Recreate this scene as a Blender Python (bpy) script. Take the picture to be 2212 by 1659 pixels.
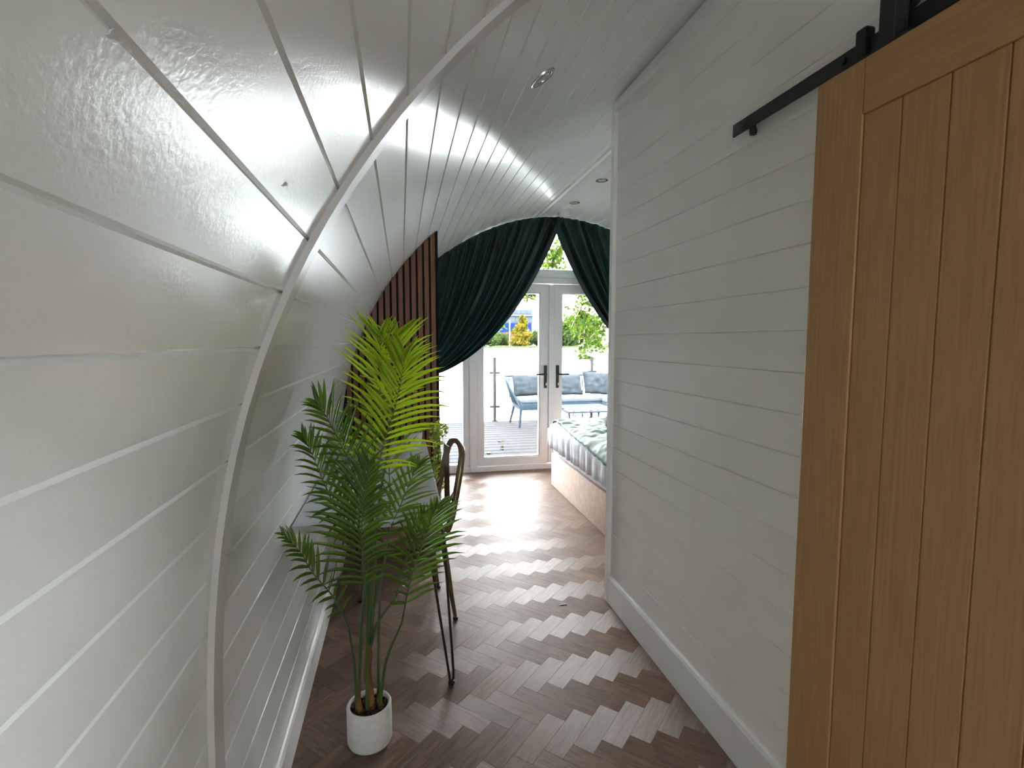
import bpy, bmesh, math, random
from math import sin, cos, pi, radians as R, sqrt, atan2
from mathutils import Vector, Matrix, noise
from mathutils.geometry import tessellate_polygon

random.seed(7)
for o in list(bpy.data.objects):
    bpy.data.objects.remove(o, do_unlink=True)
SC = bpy.context.scene
COL = SC.collection

# ------------------------------------------------------------------ camera
CAM_H = 1.40
F_PX = 1120.0
cam_d = bpy.data.cameras.new('camera')
cam_d.sensor_fit = 'HORIZONTAL'
cam_d.sensor_width = 36.0
cam_d.lens = 36.0 * F_PX / 2212.0
cam_d.clip_start = 0.02
cam_d.clip_end = 2000
cam = bpy.data.objects.new('camera', cam_d)
cam.location = (0, 0, CAM_H)
cam.rotation_euler = (R(90 - 4.8229), 0, R(-12.0044))
COL.objects.link(cam)
SC.camera = cam

# ------------------------------------------------------------------ sky: bright overcast daylight
W = bpy.data.worlds.new('overcast_sky')
SC.world = W
W.use_nodes = True
bgn = W.node_tree.nodes['Background']
bgn.inputs['Color'].default_value = (0.91, 0.97, 1.0, 1)
bgn.inputs['Strength'].default_value = 20.0

def portal(name, loc, rot, sx, sy):
    d = bpy.data.lights.new(name, 'AREA')
    d.shape = 'RECTANGLE'
    d.size, d.size_y = sx, sy
    d.cycles.is_portal = True
    o = bpy.data.objects.new(name, d)
    o.location = loc
    o.rotation_euler = rot
    COL.objects.link(o)
portal('daylight_portal_terrace', (1.59, 5.56, 1.3), (R(90), 0, R(180)), 2.7, 2.7)
portal('daylight_portal_rear_fill', (0.35, -3.74, 1.55), (R(90), 0, 0), 0.7, 0.8)  # sampling portal for the added rear fill window

vs = SC.view_settings
vs.view_transform = 'Standard'
vs.look = 'None'
vs.gamma = 1.0
vs.exposure = 1.28
vs.use_curve_mapping = False
cy = SC.cycles
cy.max_bounces = 9
cy.diffuse_bounces = 6
cy.glossy_bounces = 3
cy.transmission_bounces = 3
cy.transparent_max_bounces = 10
cy.use_adaptive_sampling = True
cy.adaptive_threshold = 0.6
cy.adaptive_min_samples = 24
cy.sample_clamp_indirect = 8.0

# ------------------------------------------------------------------ materials
MATS = {}
def mat(name, col, rough=0.5, metal=0.0, var=0.0, vscale=8.0, bump=0.0, bscale=60.0, stretch=(1, 1, 1), spec=0.5, sheen=0.0,
        coords='Object', col2=None, aniso=0.0):
    if name in MATS:
        return MATS[name]
    m = bpy.data.materials.new(name)
    m.use_nodes = True
    nt = m.node_tree
    b = nt.nodes['Principled BSDF']
    b.inputs['Base Color'].default_value = (*col, 1)
    b.inputs['Roughness'].default_value = rough
    b.inputs['Metallic'].default_value = metal
    b.inputs['Specular IOR Level'].default_value = spec
    if sheen:
        b.inputs['Sheen Weight'].default_value = sheen
        b.inputs['Sheen Roughness'].default_value = 0.4
    tc = nt.nodes.new('ShaderNodeTexCoord')
    mp = nt.nodes.new('ShaderNodeMapping')
    mp.inputs['Scale'].default_value = stretch
    nt.links.new(tc.outputs[coords], mp.inputs['Vector'])
    if var or col2:
        n = nt.nodes.new('ShaderNodeTexNoise')
        n.inputs['Scale'].default_value = vscale
        n.inputs['Detail'].default_value = 6
        nt.links.new(mp.outputs[0], n.inputs['Vector'])
        r = nt.nodes.new('ShaderNodeValToRGB')
        c2 = col2 or tuple(min(1, c * (1 + var)) for c in col)
        c1 = col if col2 else tuple(c * (1 - var) for c in col)
        r.color_ramp.elements[0].position = 0.35
        r.color_ramp.elements[1].position = 0.65
        r.color_ramp.elements[0].color = (*c1, 1)
        r.color_ramp.elements[1].color = (*c2, 1)
        nt.links.new(n.outputs[0], r.inputs[0])
        nt.links.new(r.outputs[0], b.inputs['Base Color'])
    if bump:
        n2 = nt.nodes.new('ShaderNodeTexNoise')
        n2.inputs['Scale'].default_value = bscale
        n2.inputs['Detail'].default_value = 4
        nt.links.new(mp.outputs[0], n2.inputs['Vector'])
        bp = nt.nodes.new('ShaderNodeBump')
        bp.inputs['Strength'].default_value = bump
        bp.inputs['Distance'].default_value = 0.002
        nt.links.new(n2.outputs[0], bp.inputs['Height'])
        nt.links.new(bp.outputs[0], b.inputs['Normal'])
    MATS[name] = m
    return m

def wood(name, c1, c2, scale, stretch, rough=0.5, bump=0.15, random_offset=True):
    """Straight-grained timber: stretched noise, fine pores."""
    m = bpy.data.materials.new(name); m.use_nodes = True
    nt = m.node_tree; b = nt.nodes['Principled BSDF']
    tc = nt.nodes.new('ShaderNodeTexCoord')
    mp = nt.nodes.new('ShaderNodeMapping'); mp.inputs['Scale'].default_value = stretch
    nt.links.new(tc.outputs['Object'], mp.inputs['Vector'])
    if random_offset:
        oi = nt.nodes.new('ShaderNodeObjectInfo')
        ad = nt.nodes.new('ShaderNodeVectorMath'); ad.operation = 'MULTIPLY_ADD'
        cb = nt.nodes.new('ShaderNodeCombineXYZ')
        for i in range(3): nt.links.new(oi.outputs['Random'], cb.inputs[i])
        ad.inputs[1].default_value = (37, 53, 71)
        nt.links.new(cb.outputs[0], ad.inputs[0]); nt.links.new(mp.outputs[0], ad.inputs[2])
        vec = ad.outputs[0]
    else:
        vec = mp.outputs[0]
    n = nt.nodes.new('ShaderNodeTexNoise'); n.inputs['Scale'].default_value = scale
    n.inputs['Detail'].default_value = 7; n.inputs['Distortion'].default_value = 0.6
    nt.links.new(vec, n.inputs['Vector'])
    r = nt.nodes.new('ShaderNodeValToRGB')
    r.color_ramp.elements[0].position = 0.3; r.color_ramp.elements[1].position = 0.7
    r.color_ramp.elements[0].color = (*c1, 1); r.color_ramp.elements[1].color = (*c2, 1)
    nt.links.new(n.outputs[0], r.inputs[0]); nt.links.new(r.outputs[0], b.inputs['Base Color'])
    bp = nt.nodes.new('ShaderNodeBump'); bp.inputs['Strength'].default_value = bump; bp.inputs['Distance'].default_value = 0.001
    nt.links.new(n.outputs[0], bp.inputs['Height']); nt.links.new(bp.outputs[0], b.inputs['Normal'])
    b.inputs['Roughness'].default_value = rough
    MATS[name] = m
    return m

def glass_mat(name, tint=(1, 1, 1), refl=0.06):
    m = bpy.data.materials.new(name); m.use_nodes = True
    nt = m.node_tree; nt.nodes.remove(nt.nodes['Principled BSDF'])
    out = nt.nodes['Material Output']
    t = nt.nodes.new('ShaderNodeBsdfTransparent'); t.inputs[0].default_value = (*tint, 1)
    g = nt.nodes.new('ShaderNodeBsdfGlossy'); g.inputs['Roughness'].default_value = 0.02
    fr = nt.nodes.new('ShaderNodeFresnel'); fr.inputs[0].default_value = 1.35
    mx = nt.nodes.new('ShaderNodeMixShader')
    nt.links.new(fr.outputs[0], mx.inputs[0]); nt.links.new(t.outputs[0], mx.inputs[1]); nt.links.new(g.outputs[0], mx.inputs[2])
    nt.links.new(mx.outputs[0], out.inputs[0])
    MATS[name] = m
    return m

def leaf_mat(name, col, trans, rough=0.35, mix=0.45, var=0.25, spec=0.5):
    m = bpy.data.materials.new(name); m.use_nodes = True
    nt = m.node_tree; b = nt.nodes['Principled BSDF']; out = nt.nodes['Material Output']
    b.inputs['Roughness'].default_value = rough
    b.inputs['Specular IOR Level'].default_value = spec
    oi = nt.nodes.new('ShaderNodeTexCoord')
    n = nt.nodes.new('ShaderNodeTexNoise'); n.inputs['Scale'].default_value = 6.0
    nt.links.new(oi.outputs['Object'], n.inputs['Vector'])
    def ramp(c):
        r = nt.nodes.new('ShaderNodeValToRGB')
        r.color_ramp.elements[0].position = 0.3; r.color_ramp.elements[1].position = 0.7
        r.color_ramp.elements[0].color = (*[x * (1 - var) for x in c], 1)
        r.color_ramp.elements[1].color = (*[min(1, x * (1 + var)) for x in c], 1)
        nt.links.new(n.outputs[0], r.inputs[0]); return r
    r1, r2 = ramp(col), ramp(trans)
    nt.links.new(r1.outputs[0], b.inputs['Base Color'])
    t = nt.nodes.new('ShaderNodeBsdfTranslucent'); nt.links.new(r2.outputs[0], t.inputs[0])
    mx = nt.nodes.new('ShaderNodeMixShader'); mx.inputs[0].default_value = mix
    nt.links.new(b.outputs[0], mx.inputs[1]); nt.links.new(t.outputs[0], mx.inputs[2]); nt.links.new(mx.outputs[0], out.inputs[0])
    MATS[name] = m
    return m

def floor_mat():
    m = bpy.data.materials.new('herringbone_oak_vinyl'); m.use_nodes = True
    nt = m.node_tree; b = nt.nodes['Principled BSDF']
    uv = nt.nodes.new('ShaderNodeUVMap'); uv.uv_map = 'UVMap'
    oi = nt.nodes.new('ShaderNodeObjectInfo')
    cb = nt.nodes.new('ShaderNodeCombineXYZ')
    nt.links.new(oi.outputs['Random'], cb.inputs[0]); nt.links.new(oi.outputs['Random'], cb.inputs[1])
    ad = nt.nodes.new('ShaderNodeVectorMath'); ad.operation = 'MULTIPLY_ADD'
    ad.inputs[1].default_value = (31, 47, 0)
    nt.links.new(cb.outputs[0], ad.inputs[0]); nt.links.new(uv.outputs[0], ad.inputs[2])
    mp = nt.nodes.new('ShaderNodeMapping'); mp.inputs['Scale'].default_value = (9, 120, 1)
    nt.links.new(ad.outputs[0], mp.inputs['Vector'])
    n = nt.nodes.new('ShaderNodeTexNoise'); n.inputs['Scale'].default_value = 1.0; n.inputs['Detail'].default_value = 8
    n.inputs['Roughness'].default_value = 0.65; n.inputs['Distortion'].default_value = 0.8
    nt.links.new(mp.outputs[0], n.inputs['Vector'])
    r = nt.nodes.new('ShaderNodeValToRGB')
    r.color_ramp.elements[0].position = 0.3; r.color_ramp.elements[1].position = 0.72
    r.color_ramp.elements[0].color = (0.105, 0.064, 0.046, 1); r.color_ramp.elements[1].color = (0.235, 0.157, 0.116, 1)
    nt.links.new(n.outputs[0], r.inputs[0])
    hv = nt.nodes.new('ShaderNodeHueSaturation')
    mr = nt.nodes.new('ShaderNodeMapRange'); mr.inputs[3].default_value = 0.82; mr.inputs[4].default_value = 1.18
    nt.links.new(oi.outputs['Random'], mr.inputs[0]); nt.links.new(mr.outputs[0], hv.inputs['Value'])
    nt.links.new(r.outputs[0], hv.inputs['Color']); nt.links.new(hv.outputs[0], b.inputs['Base Color'])
    bp = nt.nodes.new('ShaderNodeBump'); bp.inputs['Strength'].default_value = 0.55; bp.inputs['Distance'].default_value = 0.0012
    nt.links.new(n.outputs[0], bp.inputs['Height']); nt.links.new(bp.outputs[0], b.inputs['Normal'])
    b.inputs['Roughness'].default_value = 0.52
    b.inputs['Specular IOR Level'].default_value = 0.30
    b.inputs['Specular Tint'].default_value = (1.0, 0.88, 0.81, 1)
    b.inputs['Anisotropic'].default_value = 0.80
    b.inputs['Anisotropic Rotation'].default_value = 0.25
    tg = nt.nodes.new('ShaderNodeTangent'); tg.direction_type = 'UV_MAP'; tg.uv_map = 'UVMap'
    nt.links.new(tg.outputs[0], b.inputs['Tangent'])
    return m

M_PAINT = mat('satin_white_board_paint', (0.825, 0.85, 0.83), rough=0.20, var=0.02, vscale=3, bump=0.16, bscale=140, coords='Generated' if False else 'Object')
M_WALLR = mat('matt_white_board_paint', (0.86, 0.845, 0.805), rough=0.42, var=0.02, vscale=3, bump=0.06, bscale=90)
M_TRIM = mat('trim_paint', (0.82, 0.815, 0.795), rough=0.35, var=0.02)
M_RIB = mat('rib_shaded_paint', (0.62, 0.61, 0.575), rough=0.26, var=0.03)  # wall-coloured strip; the shade on it is put into this darker colour
M_UPVC = mat('white_upvc', (0.72, 0.715, 0.725), rough=0.28, var=0.01)
M_OAK = wood('oak_veneer_vertical', (0.35, 0.185, 0.070), (0.44, 0.245, 0.100), 7, (22, 22, 0.7), rough=0.45)
M_OAKH = wood('oak_veneer_horizontal', (0.36, 0.195, 0.076), (0.45, 0.255, 0.108), 7, (22, 0.7, 22), rough=0.45)
M_BLACK = mat('black_powder_coat', (0.012, 0.012, 0.013), rough=0.45, bump=0.1, bscale=300)
M_SLAT = wood('walnut_slat', (0.13, 0.046, 0.018), (0.23, 0.088, 0.038), 4, (25, 25, 1.5), rough=0.55)
M_FELT = mat('black_felt', (0.008, 0.008, 0.009), rough=0.95, bump=0.3, bscale=500)
M_FLOOR = floor_mat()
M_SUB = mat('floor_subbase', (0.03, 0.022, 0.018), rough=0.9)
M_VELVET = mat('green_velvet', (0.0018, 0.019, 0.017), rough=0.55, var=0.35, vscale=7, sheen=0.35, bump=0.15, bscale=200)
M_VELVET.node_tree.nodes['Principled BSDF'].inputs['Sheen Tint'].default_value = (0.10, 0.45, 0.40, 1)
M_THROW = mat('green_throw_velvet', (0.004, 0.066, 0.033), rough=0.6, var=0.5, vscale=9, sheen=0.10, bump=0.3, bscale=60)
M_THROW.node_tree.nodes['Principled BSDF'].inputs['Sheen Tint'].default_value = (0.35, 0.9, 0.7, 1)
M_LINEN = mat('white_linen', (0.50, 0.495, 0.52), rough=0.85, var=0.03, bump=0.3, bscale=90)
M_CRUSH = mat('cream_crushed_velvet', (0.34, 0.195, 0.115), rough=0.6, var=0.14, vscale=22, bump=0.6, bscale=40, sheen=0.3)
M_GLASS = glass_mat('clear_glazing')
M_GLASS_T = mat('smoked_blue_table_glass', (0.012, 0.020, 0.026), rough=0.35, spec=0.12, var=0.3, vscale=5)
M_POT = mat('white_stone_pot', (0.70, 0.69, 0.65), rough=0.8, var=0.06, vscale=60, bump=0.4, bscale=250)
M_SOIL = mat('bark_soil', (0.045, 0.025, 0.016), rough=0.95, var=0.6, vscale=60, bump=1.0, bscale=80)
M_PALM = leaf_mat('shaded_palm_leaf', (0.019, 0.052, 0.008), (0.24, 0.46, 0.02), rough=0.22, mix=0.27, spec=0.6)  # darker copy: shade on the lower fronds put into the colour
M_PALM_LIT = leaf_mat('backlit_palm_leaf', (0.055, 0.115, 0.008), (0.62, 0.88, 0.025), rough=0.26, mix=0.48, spec=0.6)  # same leaf, lighter: backlight on the top fronds put into the colour
M_STEM = mat('palm_stem', (0.055, 0.11, 0.025), rough=0.4, var=0.3, vscale=20, stretch=(1, 1, 0.2))
M_BARK = mat('palm_fibre_trunk', (0.20, 0.085, 0.028), rough=0.85, var=0.4, vscale=30, stretch=(2, 2, 0.3), bump=0.8, bscale=60)
M_DESK = mat('pale_grey_laminate', (0.50, 0.53, 0.55), rough=0.30, var=0.02)
M_BRONZE = mat('aged_bronze_steel', (0.22, 0.16, 0.095), rough=0.36, metal=0.85, var=0.25, vscale=12)
M_SEAT = wood('chair_seat_wood', (0.22, 0.12, 0.05), (0.36, 0.21, 0.10), 4, (3, 20, 20), rough=0.45)
M_CHROME = mat('brushed_chrome', (0.65, 0.62, 0.58), rough=0.25, metal=1.0)
M_WHITEPL = mat('white_plastic', (0.74, 0.74, 0.74), rough=0.35)
M_LENS = mat('lamp_lens', (0.55, 0.55, 0.53), rough=0.15)
M_DECK = wood('composite_decking', (0.0046, 0.0048, 0.0056), (0.0100, 0.0100, 0.0112), 3, (1.2, 18, 18), rough=0.6)
M_STEEL = mat('satin_steel', (0.012, 0.012, 0.013), rough=0.5, metal=0.0)
M_CUSH = mat('grey_outdoor_fabric', (0.0080, 0.0104, 0.0126), rough=0.85, var=0.4, vscale=10, bump=0.4, bscale=70)
M_PAD = mat('pale_seat_pad', (0.042, 0.045, 0.053), rough=0.85, var=0.1, bump=0.3, bscale=60)
M_ROPE = mat('blue_grey_rope_frame', (0.010, 0.016, 0.022), rough=0.7, var=0.2, vscale=40)
M_TOWEL = mat('taupe_knit', (0.20, 0.165, 0.145), rough=0.95, var=0.2, vscale=40, bump=0.8, bscale=120)
M_TOWEL2 = mat('pale_grey_knit', (0.42, 0.41, 0.40), rough=0.95, var=0.12, vscale=40, bump=0.8, bscale=120)
M_VINE = leaf_mat('vine_leaf', (0.10, 0.17, 0.02), (0.55, 0.65, 0.06), rough=0.4, mix=0.5)
M_TREE = leaf_mat('tree_leaf', (0.009, 0.019, 0.001), (0.042, 0.074, 0.001), rough=0.45, mix=0.5, var=0.5)
M_TRUNK = mat('tree_bark', (0.06, 0.045, 0.03), rough=0.9, var=0.4, vscale=10, bump=0.8, bscale=25)
M_BUSH = leaf_mat('hedge_leaf', (0.011, 0.020, 0.003), (0.032, 0.052, 0.004), rough=0.6, mix=0.35, var=0.5)
M_BUSHY = leaf_mat('golden_leaf', (0.042, 0.034, 0.001), (0.075, 0.062, 0.002), rough=0.6, mix=0.35, var=0.4)
M_BLUE = mat('blue_cladding', (0.0007, 0.0065, 0.042), rough=0.6, var=0.1)
M_FACADE = mat('pale_facade', (0.033, 0.038, 0.042), rough=0.6, var=0.1)
M_FWIN = mat('facade_glass', (0.022, 0.028, 0.034), rough=0.3)
M_SIGN = mat('purple_sign', (0.017, 0.008, 0.04), rough=0.6)
M_BRICKR = mat('terracotta_bank', (0.045, 0.020, 0.011), rough=0.9, var=0.3, vscale=3)
M_BANK = mat('grassy_bank', (0.02, 0.026, 0.011), rough=0.95, var=0.4, vscale=1.5)
M_POLE = mat('white_pole', (0.2, 0.2, 0.2), rough=0.6)
M_DRYLEAF = mat('fallen_leaf', (0.025, 0.024, 0.008), rough=0.8, var=0.4, vscale=40)

for _m in (M_DECK, M_CUSH, M_PAD, M_ROPE, M_STEEL, M_BLUE, M_FACADE, M_FWIN, M_SIGN, M_BRICKR, M_BANK, M_TREE, M_BUSH, M_BUSHY, M_DRYLEAF):
    _m.node_tree.nodes['Principled BSDF'].inputs['Specular IOR Level'].default_value = 0.08
    _m.node_tree.nodes['Principled BSDF'].inputs['Roughness'].default_value = 0.9

def water_mat():
    m = bpy.data.materials.new('lake_water'); m.use_nodes = True
    nt = m.node_tree; b = nt.nodes['Principled BSDF']
    b.inputs['Base Color'].default_value = (0.10, 0.13, 0.13, 1)
    b.inputs['Roughness'].default_value = 0.12
    b.inputs['Specular IOR Level'].default_value = 1.0
    b.inputs['IOR'].default_value = 1.8
    tc = nt.nodes.new('ShaderNodeTexCoord')
    mp = nt.nodes.new('ShaderNodeMapping'); mp.inputs['Scale'].default_value = (0.6, 1.6, 1)
    nt.links.new(tc.outputs['Object'], mp.inputs['Vector'])
    n = nt.nodes.new('ShaderNodeTexNoise'); n.inputs['Scale'].default_value = 1.5; n.inputs['Detail'].default_value = 3
    nt.links.new(mp.outputs[0], n.inputs['Vector'])
    bp = nt.nodes.new('ShaderNodeBump'); bp.inputs['Strength'].default_value = 0.25; bp.inputs['Distance'].default_value = 0.05
    nt.links.new(n.outputs[0], bp.inputs['Height']); nt.links.new(bp.outputs[0], b.inputs['Normal'])
    return m
M_WATER = water_mat()

# ------------------------------------------------------------------ mesh helpers
class MB:
    def __init__(s):
        s.v, s.f, s.uv = [], [], None
    def add(s, vs, fs):
        b = len(s.v)
        s.v += [tuple(v) for v in vs]
        s.f += [tuple(i + b for i in f) for f in fs]
        return s
    def box(s, x0, x1, y0, y1, z0, z1, bev=0.0):
        if x0 > x1: x0, x1 = x1, x0
        if y0 > y1: y0, y1 = y1, y0
        if z0 > z1: z0, z1 = z1, z0
        if bev <= 0:
            vs = [(x, y, z) for z in (z0, z1) for y in (y0, y1) for x in (x0, x1)]
            return s.add(vs, [(0, 2, 3, 1), (4, 5, 7, 6), (0, 1, 5, 4), (2, 6, 7, 3), (0, 4, 6, 2), (1, 3, 7, 5)])
        bm = bmesh.new()
        bmesh.ops.create_cube(bm, size=1)
        for v in bm.verts:
            v.co = Vector(((x0 + x1) / 2 + v.co.x * (x1 - x0), (y0 + y1) / 2 + v.co.y * (y1 - y0), (z0 + z1) / 2 + v.co.z * (z1 - z0)))
        bmesh.ops.bevel(bm, geom=bm.edges[:], offset=bev, segments=2, profile=0.6, affect='EDGES')
        s.bm(bm); bm.free()
        return s
    def bm(s, bm):
        bm.verts.index_update()
        return s.add([v.co.copy() for v in bm.verts], [[v.index for v in f.verts] for f in bm.faces])
    def tube(s, pts, rad, seg=8, closed=False, flat=None):
        pts = [Vector(p) for p in pts]
        n = len(pts)
        rads = rad if isinstance(rad, (list, tuple)) else [rad] * n
        up = None
        rings = []
        for i, p in enumerate(pts):
            if closed: t = pts[(i + 1) % n] - pts[i - 1]
            else: t = pts[min(i + 1, n - 1)] - pts[max(i - 1, 0)]
            t.normalize()
            if up is None:
                up = Vector((0, 0, 1)) if abs(t.z) < 0.9 else Vector((0, 1, 0))
            a = up - t * up.dot(t); a.normalize(); up = a
            b = t.cross(a)
            ka, kb = (1, 1) if flat is None else flat
            rings.append([p + (a * cos(2 * pi * k / seg) * ka + b * sin(2 * pi * k / seg) * kb) * rads[i] for k in range(seg)])
        vs = [v for r in rings for v in r]
        fs = []
        for i in range(n if closed else n - 1):
            j = (i + 1) % n
            for k in range(seg):
                l = (k + 1) % seg
                fs.append((i * seg + k, i * seg + l, j * seg + l, j * seg + k))
        if not closed:
            fs.append(tuple(range(seg))[::-1]); fs.append(tuple((n - 1) * seg + k for k in range(seg)))
        return s.add(vs, fs)
    def lathe(s, prof, c, seg=40, axis=None):
        """prof: (r,z) list; about vertical axis through c, or about given axis vector."""
        c = Vector(c)
        q = Vector((0, 0, 1)).rotation_difference(Vector(axis)) if axis is not None else None
        vs, fs = [], []
        for r, z in prof:
            for k in range(seg):
                p = Vector((r * cos(2 * pi * k / seg), r * sin(2 * pi * k / seg), z))
                if q: p = q @ p
                vs.append(c + p)
        n = len(prof)
        for i in range(n - 1):
            for k in range(seg):
                l = (k + 1) % seg
                fs.append((i * seg + k, i * seg + l, (i + 1) * seg + l, (i + 1) * seg + k))
        fs.append(tuple(range(seg))[::-1]); fs.append(tuple((n - 1) * seg + k for k in range(seg)))
        return s.add(vs, fs)
    def prism(s, poly, axis, a, b, holes=()):
        """poly: list of 2D points; extruded along axis 'x','y','z' from a to b; holes allowed."""
        def P(p, t):
            return {'x': (t, p[0], p[1]), 'y': (p[0], t, p[1]), 'z': (p[0], p[1], t)}[axis]
        loops = [poly] + list(holes)
        flat = [p for l in loops for p in l]
        n = len(flat)
        tris = tessellate_polygon([[Vector((p[0], p[1], 0)) for p in l] for l in loops])
        vs = [P(p, a) for p in flat] + [P(p, b) for p in flat]
        fs = [tuple(t) for t in tris] + [tuple(i + n for i in t[::-1]) for t in tris]
        o = 0
        for l in loops:
            m = len(l)
            for i in range(m):
                j = (i + 1) % m
                fs.append((o + i, o + j, o + j + n, o + i + n))
            o += m
        return s.add(vs, fs)
    def grid(s, pts, wrap=False):
        nu, nv = len(pts), len(pts[0])
        vs = [p for r in pts for p in r]
        fs = [(i * nv + j, i * nv + j + 1, (i + 1) * nv + j + 1, (i + 1) * nv + j) for i in range(nu - 1) for j in range(nv - 1)]
        return s.add(vs, fs)
    def build(s, name, m, parent=None, smooth=None, origin=None, fix=True):
        me = bpy.data.meshes.new(name)
        if origin is None:
            xs = [v[0] for v in s.v]; ys = [v[1] for v in s.v]; zs = [v[2] for v in s.v]
            origin = Vector(((min(xs) + max(xs)) / 2, (min(ys) + max(ys)) / 2, min(zs)))
        origin = Vector(origin)
        me.from_pydata([Vector(v) - origin for v in s.v], [], s.f)
        if fix:
            bm = bmesh.new(); bm.from_mesh(me)
            bmesh.ops.recalc_face_normals(bm, faces=bm.faces[:])
            bm.to_mesh(me); bm.free()
        if smooth is not None:
            me.shade_smooth()
            if smooth < 179: me.set_sharp_from_angle(angle=R(smooth))
        me.materials.append(m)
        o = bpy.data.objects.new(name, me)
        COL.objects.link(o)
        place(o, origin, parent)
        return o

WORLD = {}
def place(o, origin, parent):
    WORLD[o.name] = Vector(origin)
    if parent is not None:
        o.parent = parent
        o.location = Vector(origin) - WORLD[parent.name]
    else:
        o.location = origin

def thing(name, loc, label, cat, group=None):
    o = bpy.data.objects.new(name, None)
    o.empty_display_size = 0.05
    COL.objects.link(o)
    place(o, loc, None)
    return tag(o, label, cat, group)
def tag(o, label, cat=None, group=None, kind=None):
    o['label'] = label
    if cat: o['category'] = cat
    if group: o['group'] = group
    if kind: o['kind'] = kind
    return o
def struct(o, label, cat):
    return tag(o, label, cat, None, 'structure')

# ------------------------------------------------------------------ pod cross-section (mirrored about XC)
XC = 1.6
PC = [2.2140495, -0.2932091, 0.1850658, -0.0305880, -0.0286119, 0.0313748]
T0 = -1.8636
def prof(t, off=0.0):
    def P(t):
        r = sum(c * cos(k * t) for k, c in enumerate(PC))
        return XC + r * sin(t), 0.6 + r * cos(t)
    x, z = P(t)
    if off:
        x2, z2 = P(t + 1e-4)
        dx, dz = x2 - x, z2 - z
        l = sqrt(dx * dx + dz * dz)
        x, z = x - dz / l * off, z + dx / l * off      # off > 0: outwards
    return x, z
NS = 3000
_t = [T0 + (-2 * T0) * i / NS for i in range(NS + 1)]
_s = [0.0]
_p = [prof(t) for t in _t]
for i in range(NS):
    _s.append(_s[-1] + sqrt((_p[i + 1][0] - _p[i][0]) ** 2 + (_p[i + 1][1] - _p[i][1]) ** 2))
STOT = _s[-1]
def t_of_s(s):
    s = max(0, min(STOT, s))
    lo, hi = 0, NS
    while hi - lo > 1:
        m = (lo + hi) // 2
        if _s[m] <= s: lo = m
        else: hi = m
    f = (s - _s[lo]) / max(1e-9, _s[hi] - _s[lo])
    return _t[lo] + f * (_t[hi] - _t[lo])
def arch_z(x):
    b = min((p for p in _p if p[1] > 0.6), key=lambda p: abs(p[0] - x))
    return b[1]
def arch_poly(n, off=0.0, z0=0.0):
    pts = [prof(T0 + (-2 * T0) * i / n, off) for i in range(n + 1)]
    return pts

Y_BACK, Y_END = -3.6, 5.41
Y_RIB = 1.10
SHELL = 0.014
# board joints measured as arc length from the floor on the left
low = [2.0985 - 0.1165 * k for k in range(0, 18)]
up = [2.0985 + d for d in (0.111, 0.222, 0.330, 0.442, 0.558, 0.676, 0.800, 0.925, 1.050, 1.172, 1.294, 1.416, 1.538, 1.660)]
joints = sorted([j for j in low if j > 0.05] + up)
half = joints[:]
joints = [0.0] + half
last = joints[-1]
while last + 0.122 < STOT - 0.03:
    last += 0.122
    joints.append(last)
joints.append(STOT)

def shell_struct(name, label, s0, s1):
    mb = MB()
    n = max(4, int((s1 - s0) / 0.06))
    inner = [prof(t_of_s(s0 + (s1 - s0) * i / n), SHELL) for i in range(n + 1)]
    outer = [prof(t_of_s(s0 + (s1 - s0) * i / n), SHELL + 0.05) for i in range(n + 1)]
    mb.prism(inner + outer[::-1], 'y', Y_BACK, Y_END + 0.12)
    return struct(mb.build(name, M_TRIM, smooth=30), label, 'wall' if name != 'ceiling' else 'ceiling')
S_L = min(joints, key=lambda s: abs(s - 2.0985))
S_R = min(joints, key=lambda s: abs(s - (STOT - 2.0985)))
wall_left = shell_struct('wall_left', 'curved glossy white boarded wall on the left side of the pod', 0.0, S_L)
ceiling = shell_struct('ceiling', 'arched white boarded pod ceiling overhead', S_L, S_R)
wall_outer = shell_struct('wall_outer', 'curved white boarded far right wall beyond the bed', S_R, STOT)

def board(s0, s1, y0, y1, parent):
    g = 0.0042
    ss = [s0, s0 + g] + [s0 + g + (s1 - s0 - 2 * g) * k / 4 for k in range(1, 4)] + [s1 - g, s1]
    dd = [0.0055, 0, 0, 0, 0, 0, 0.0055]
    inner = [prof(t_of_s(s), d) for s, d in zip(ss, dd)]
    outer = [prof(t_of_s(s), SHELL - 0.0002) for s in (s1, (s0 + s1) / 2, s0)]
    mb = MB().prism(inner + outer, 'y', y0, y1)
    return mb.build('board', M_PAINT, parent, smooth=18)
for i in range(len(joints) - 1):
    a, b = joints[i], joints[i + 1]
    if b - a < 0.02: continue
    m = (a + b) / 2
    par = wall_left if m < S_L else (ceiling if m < S_R else wall_outer)
    board(a, b, Y_BACK, Y_RIB + 0.03, par)
    board(a, b, Y_RIB + 0.03, Y_END, par)

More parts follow.
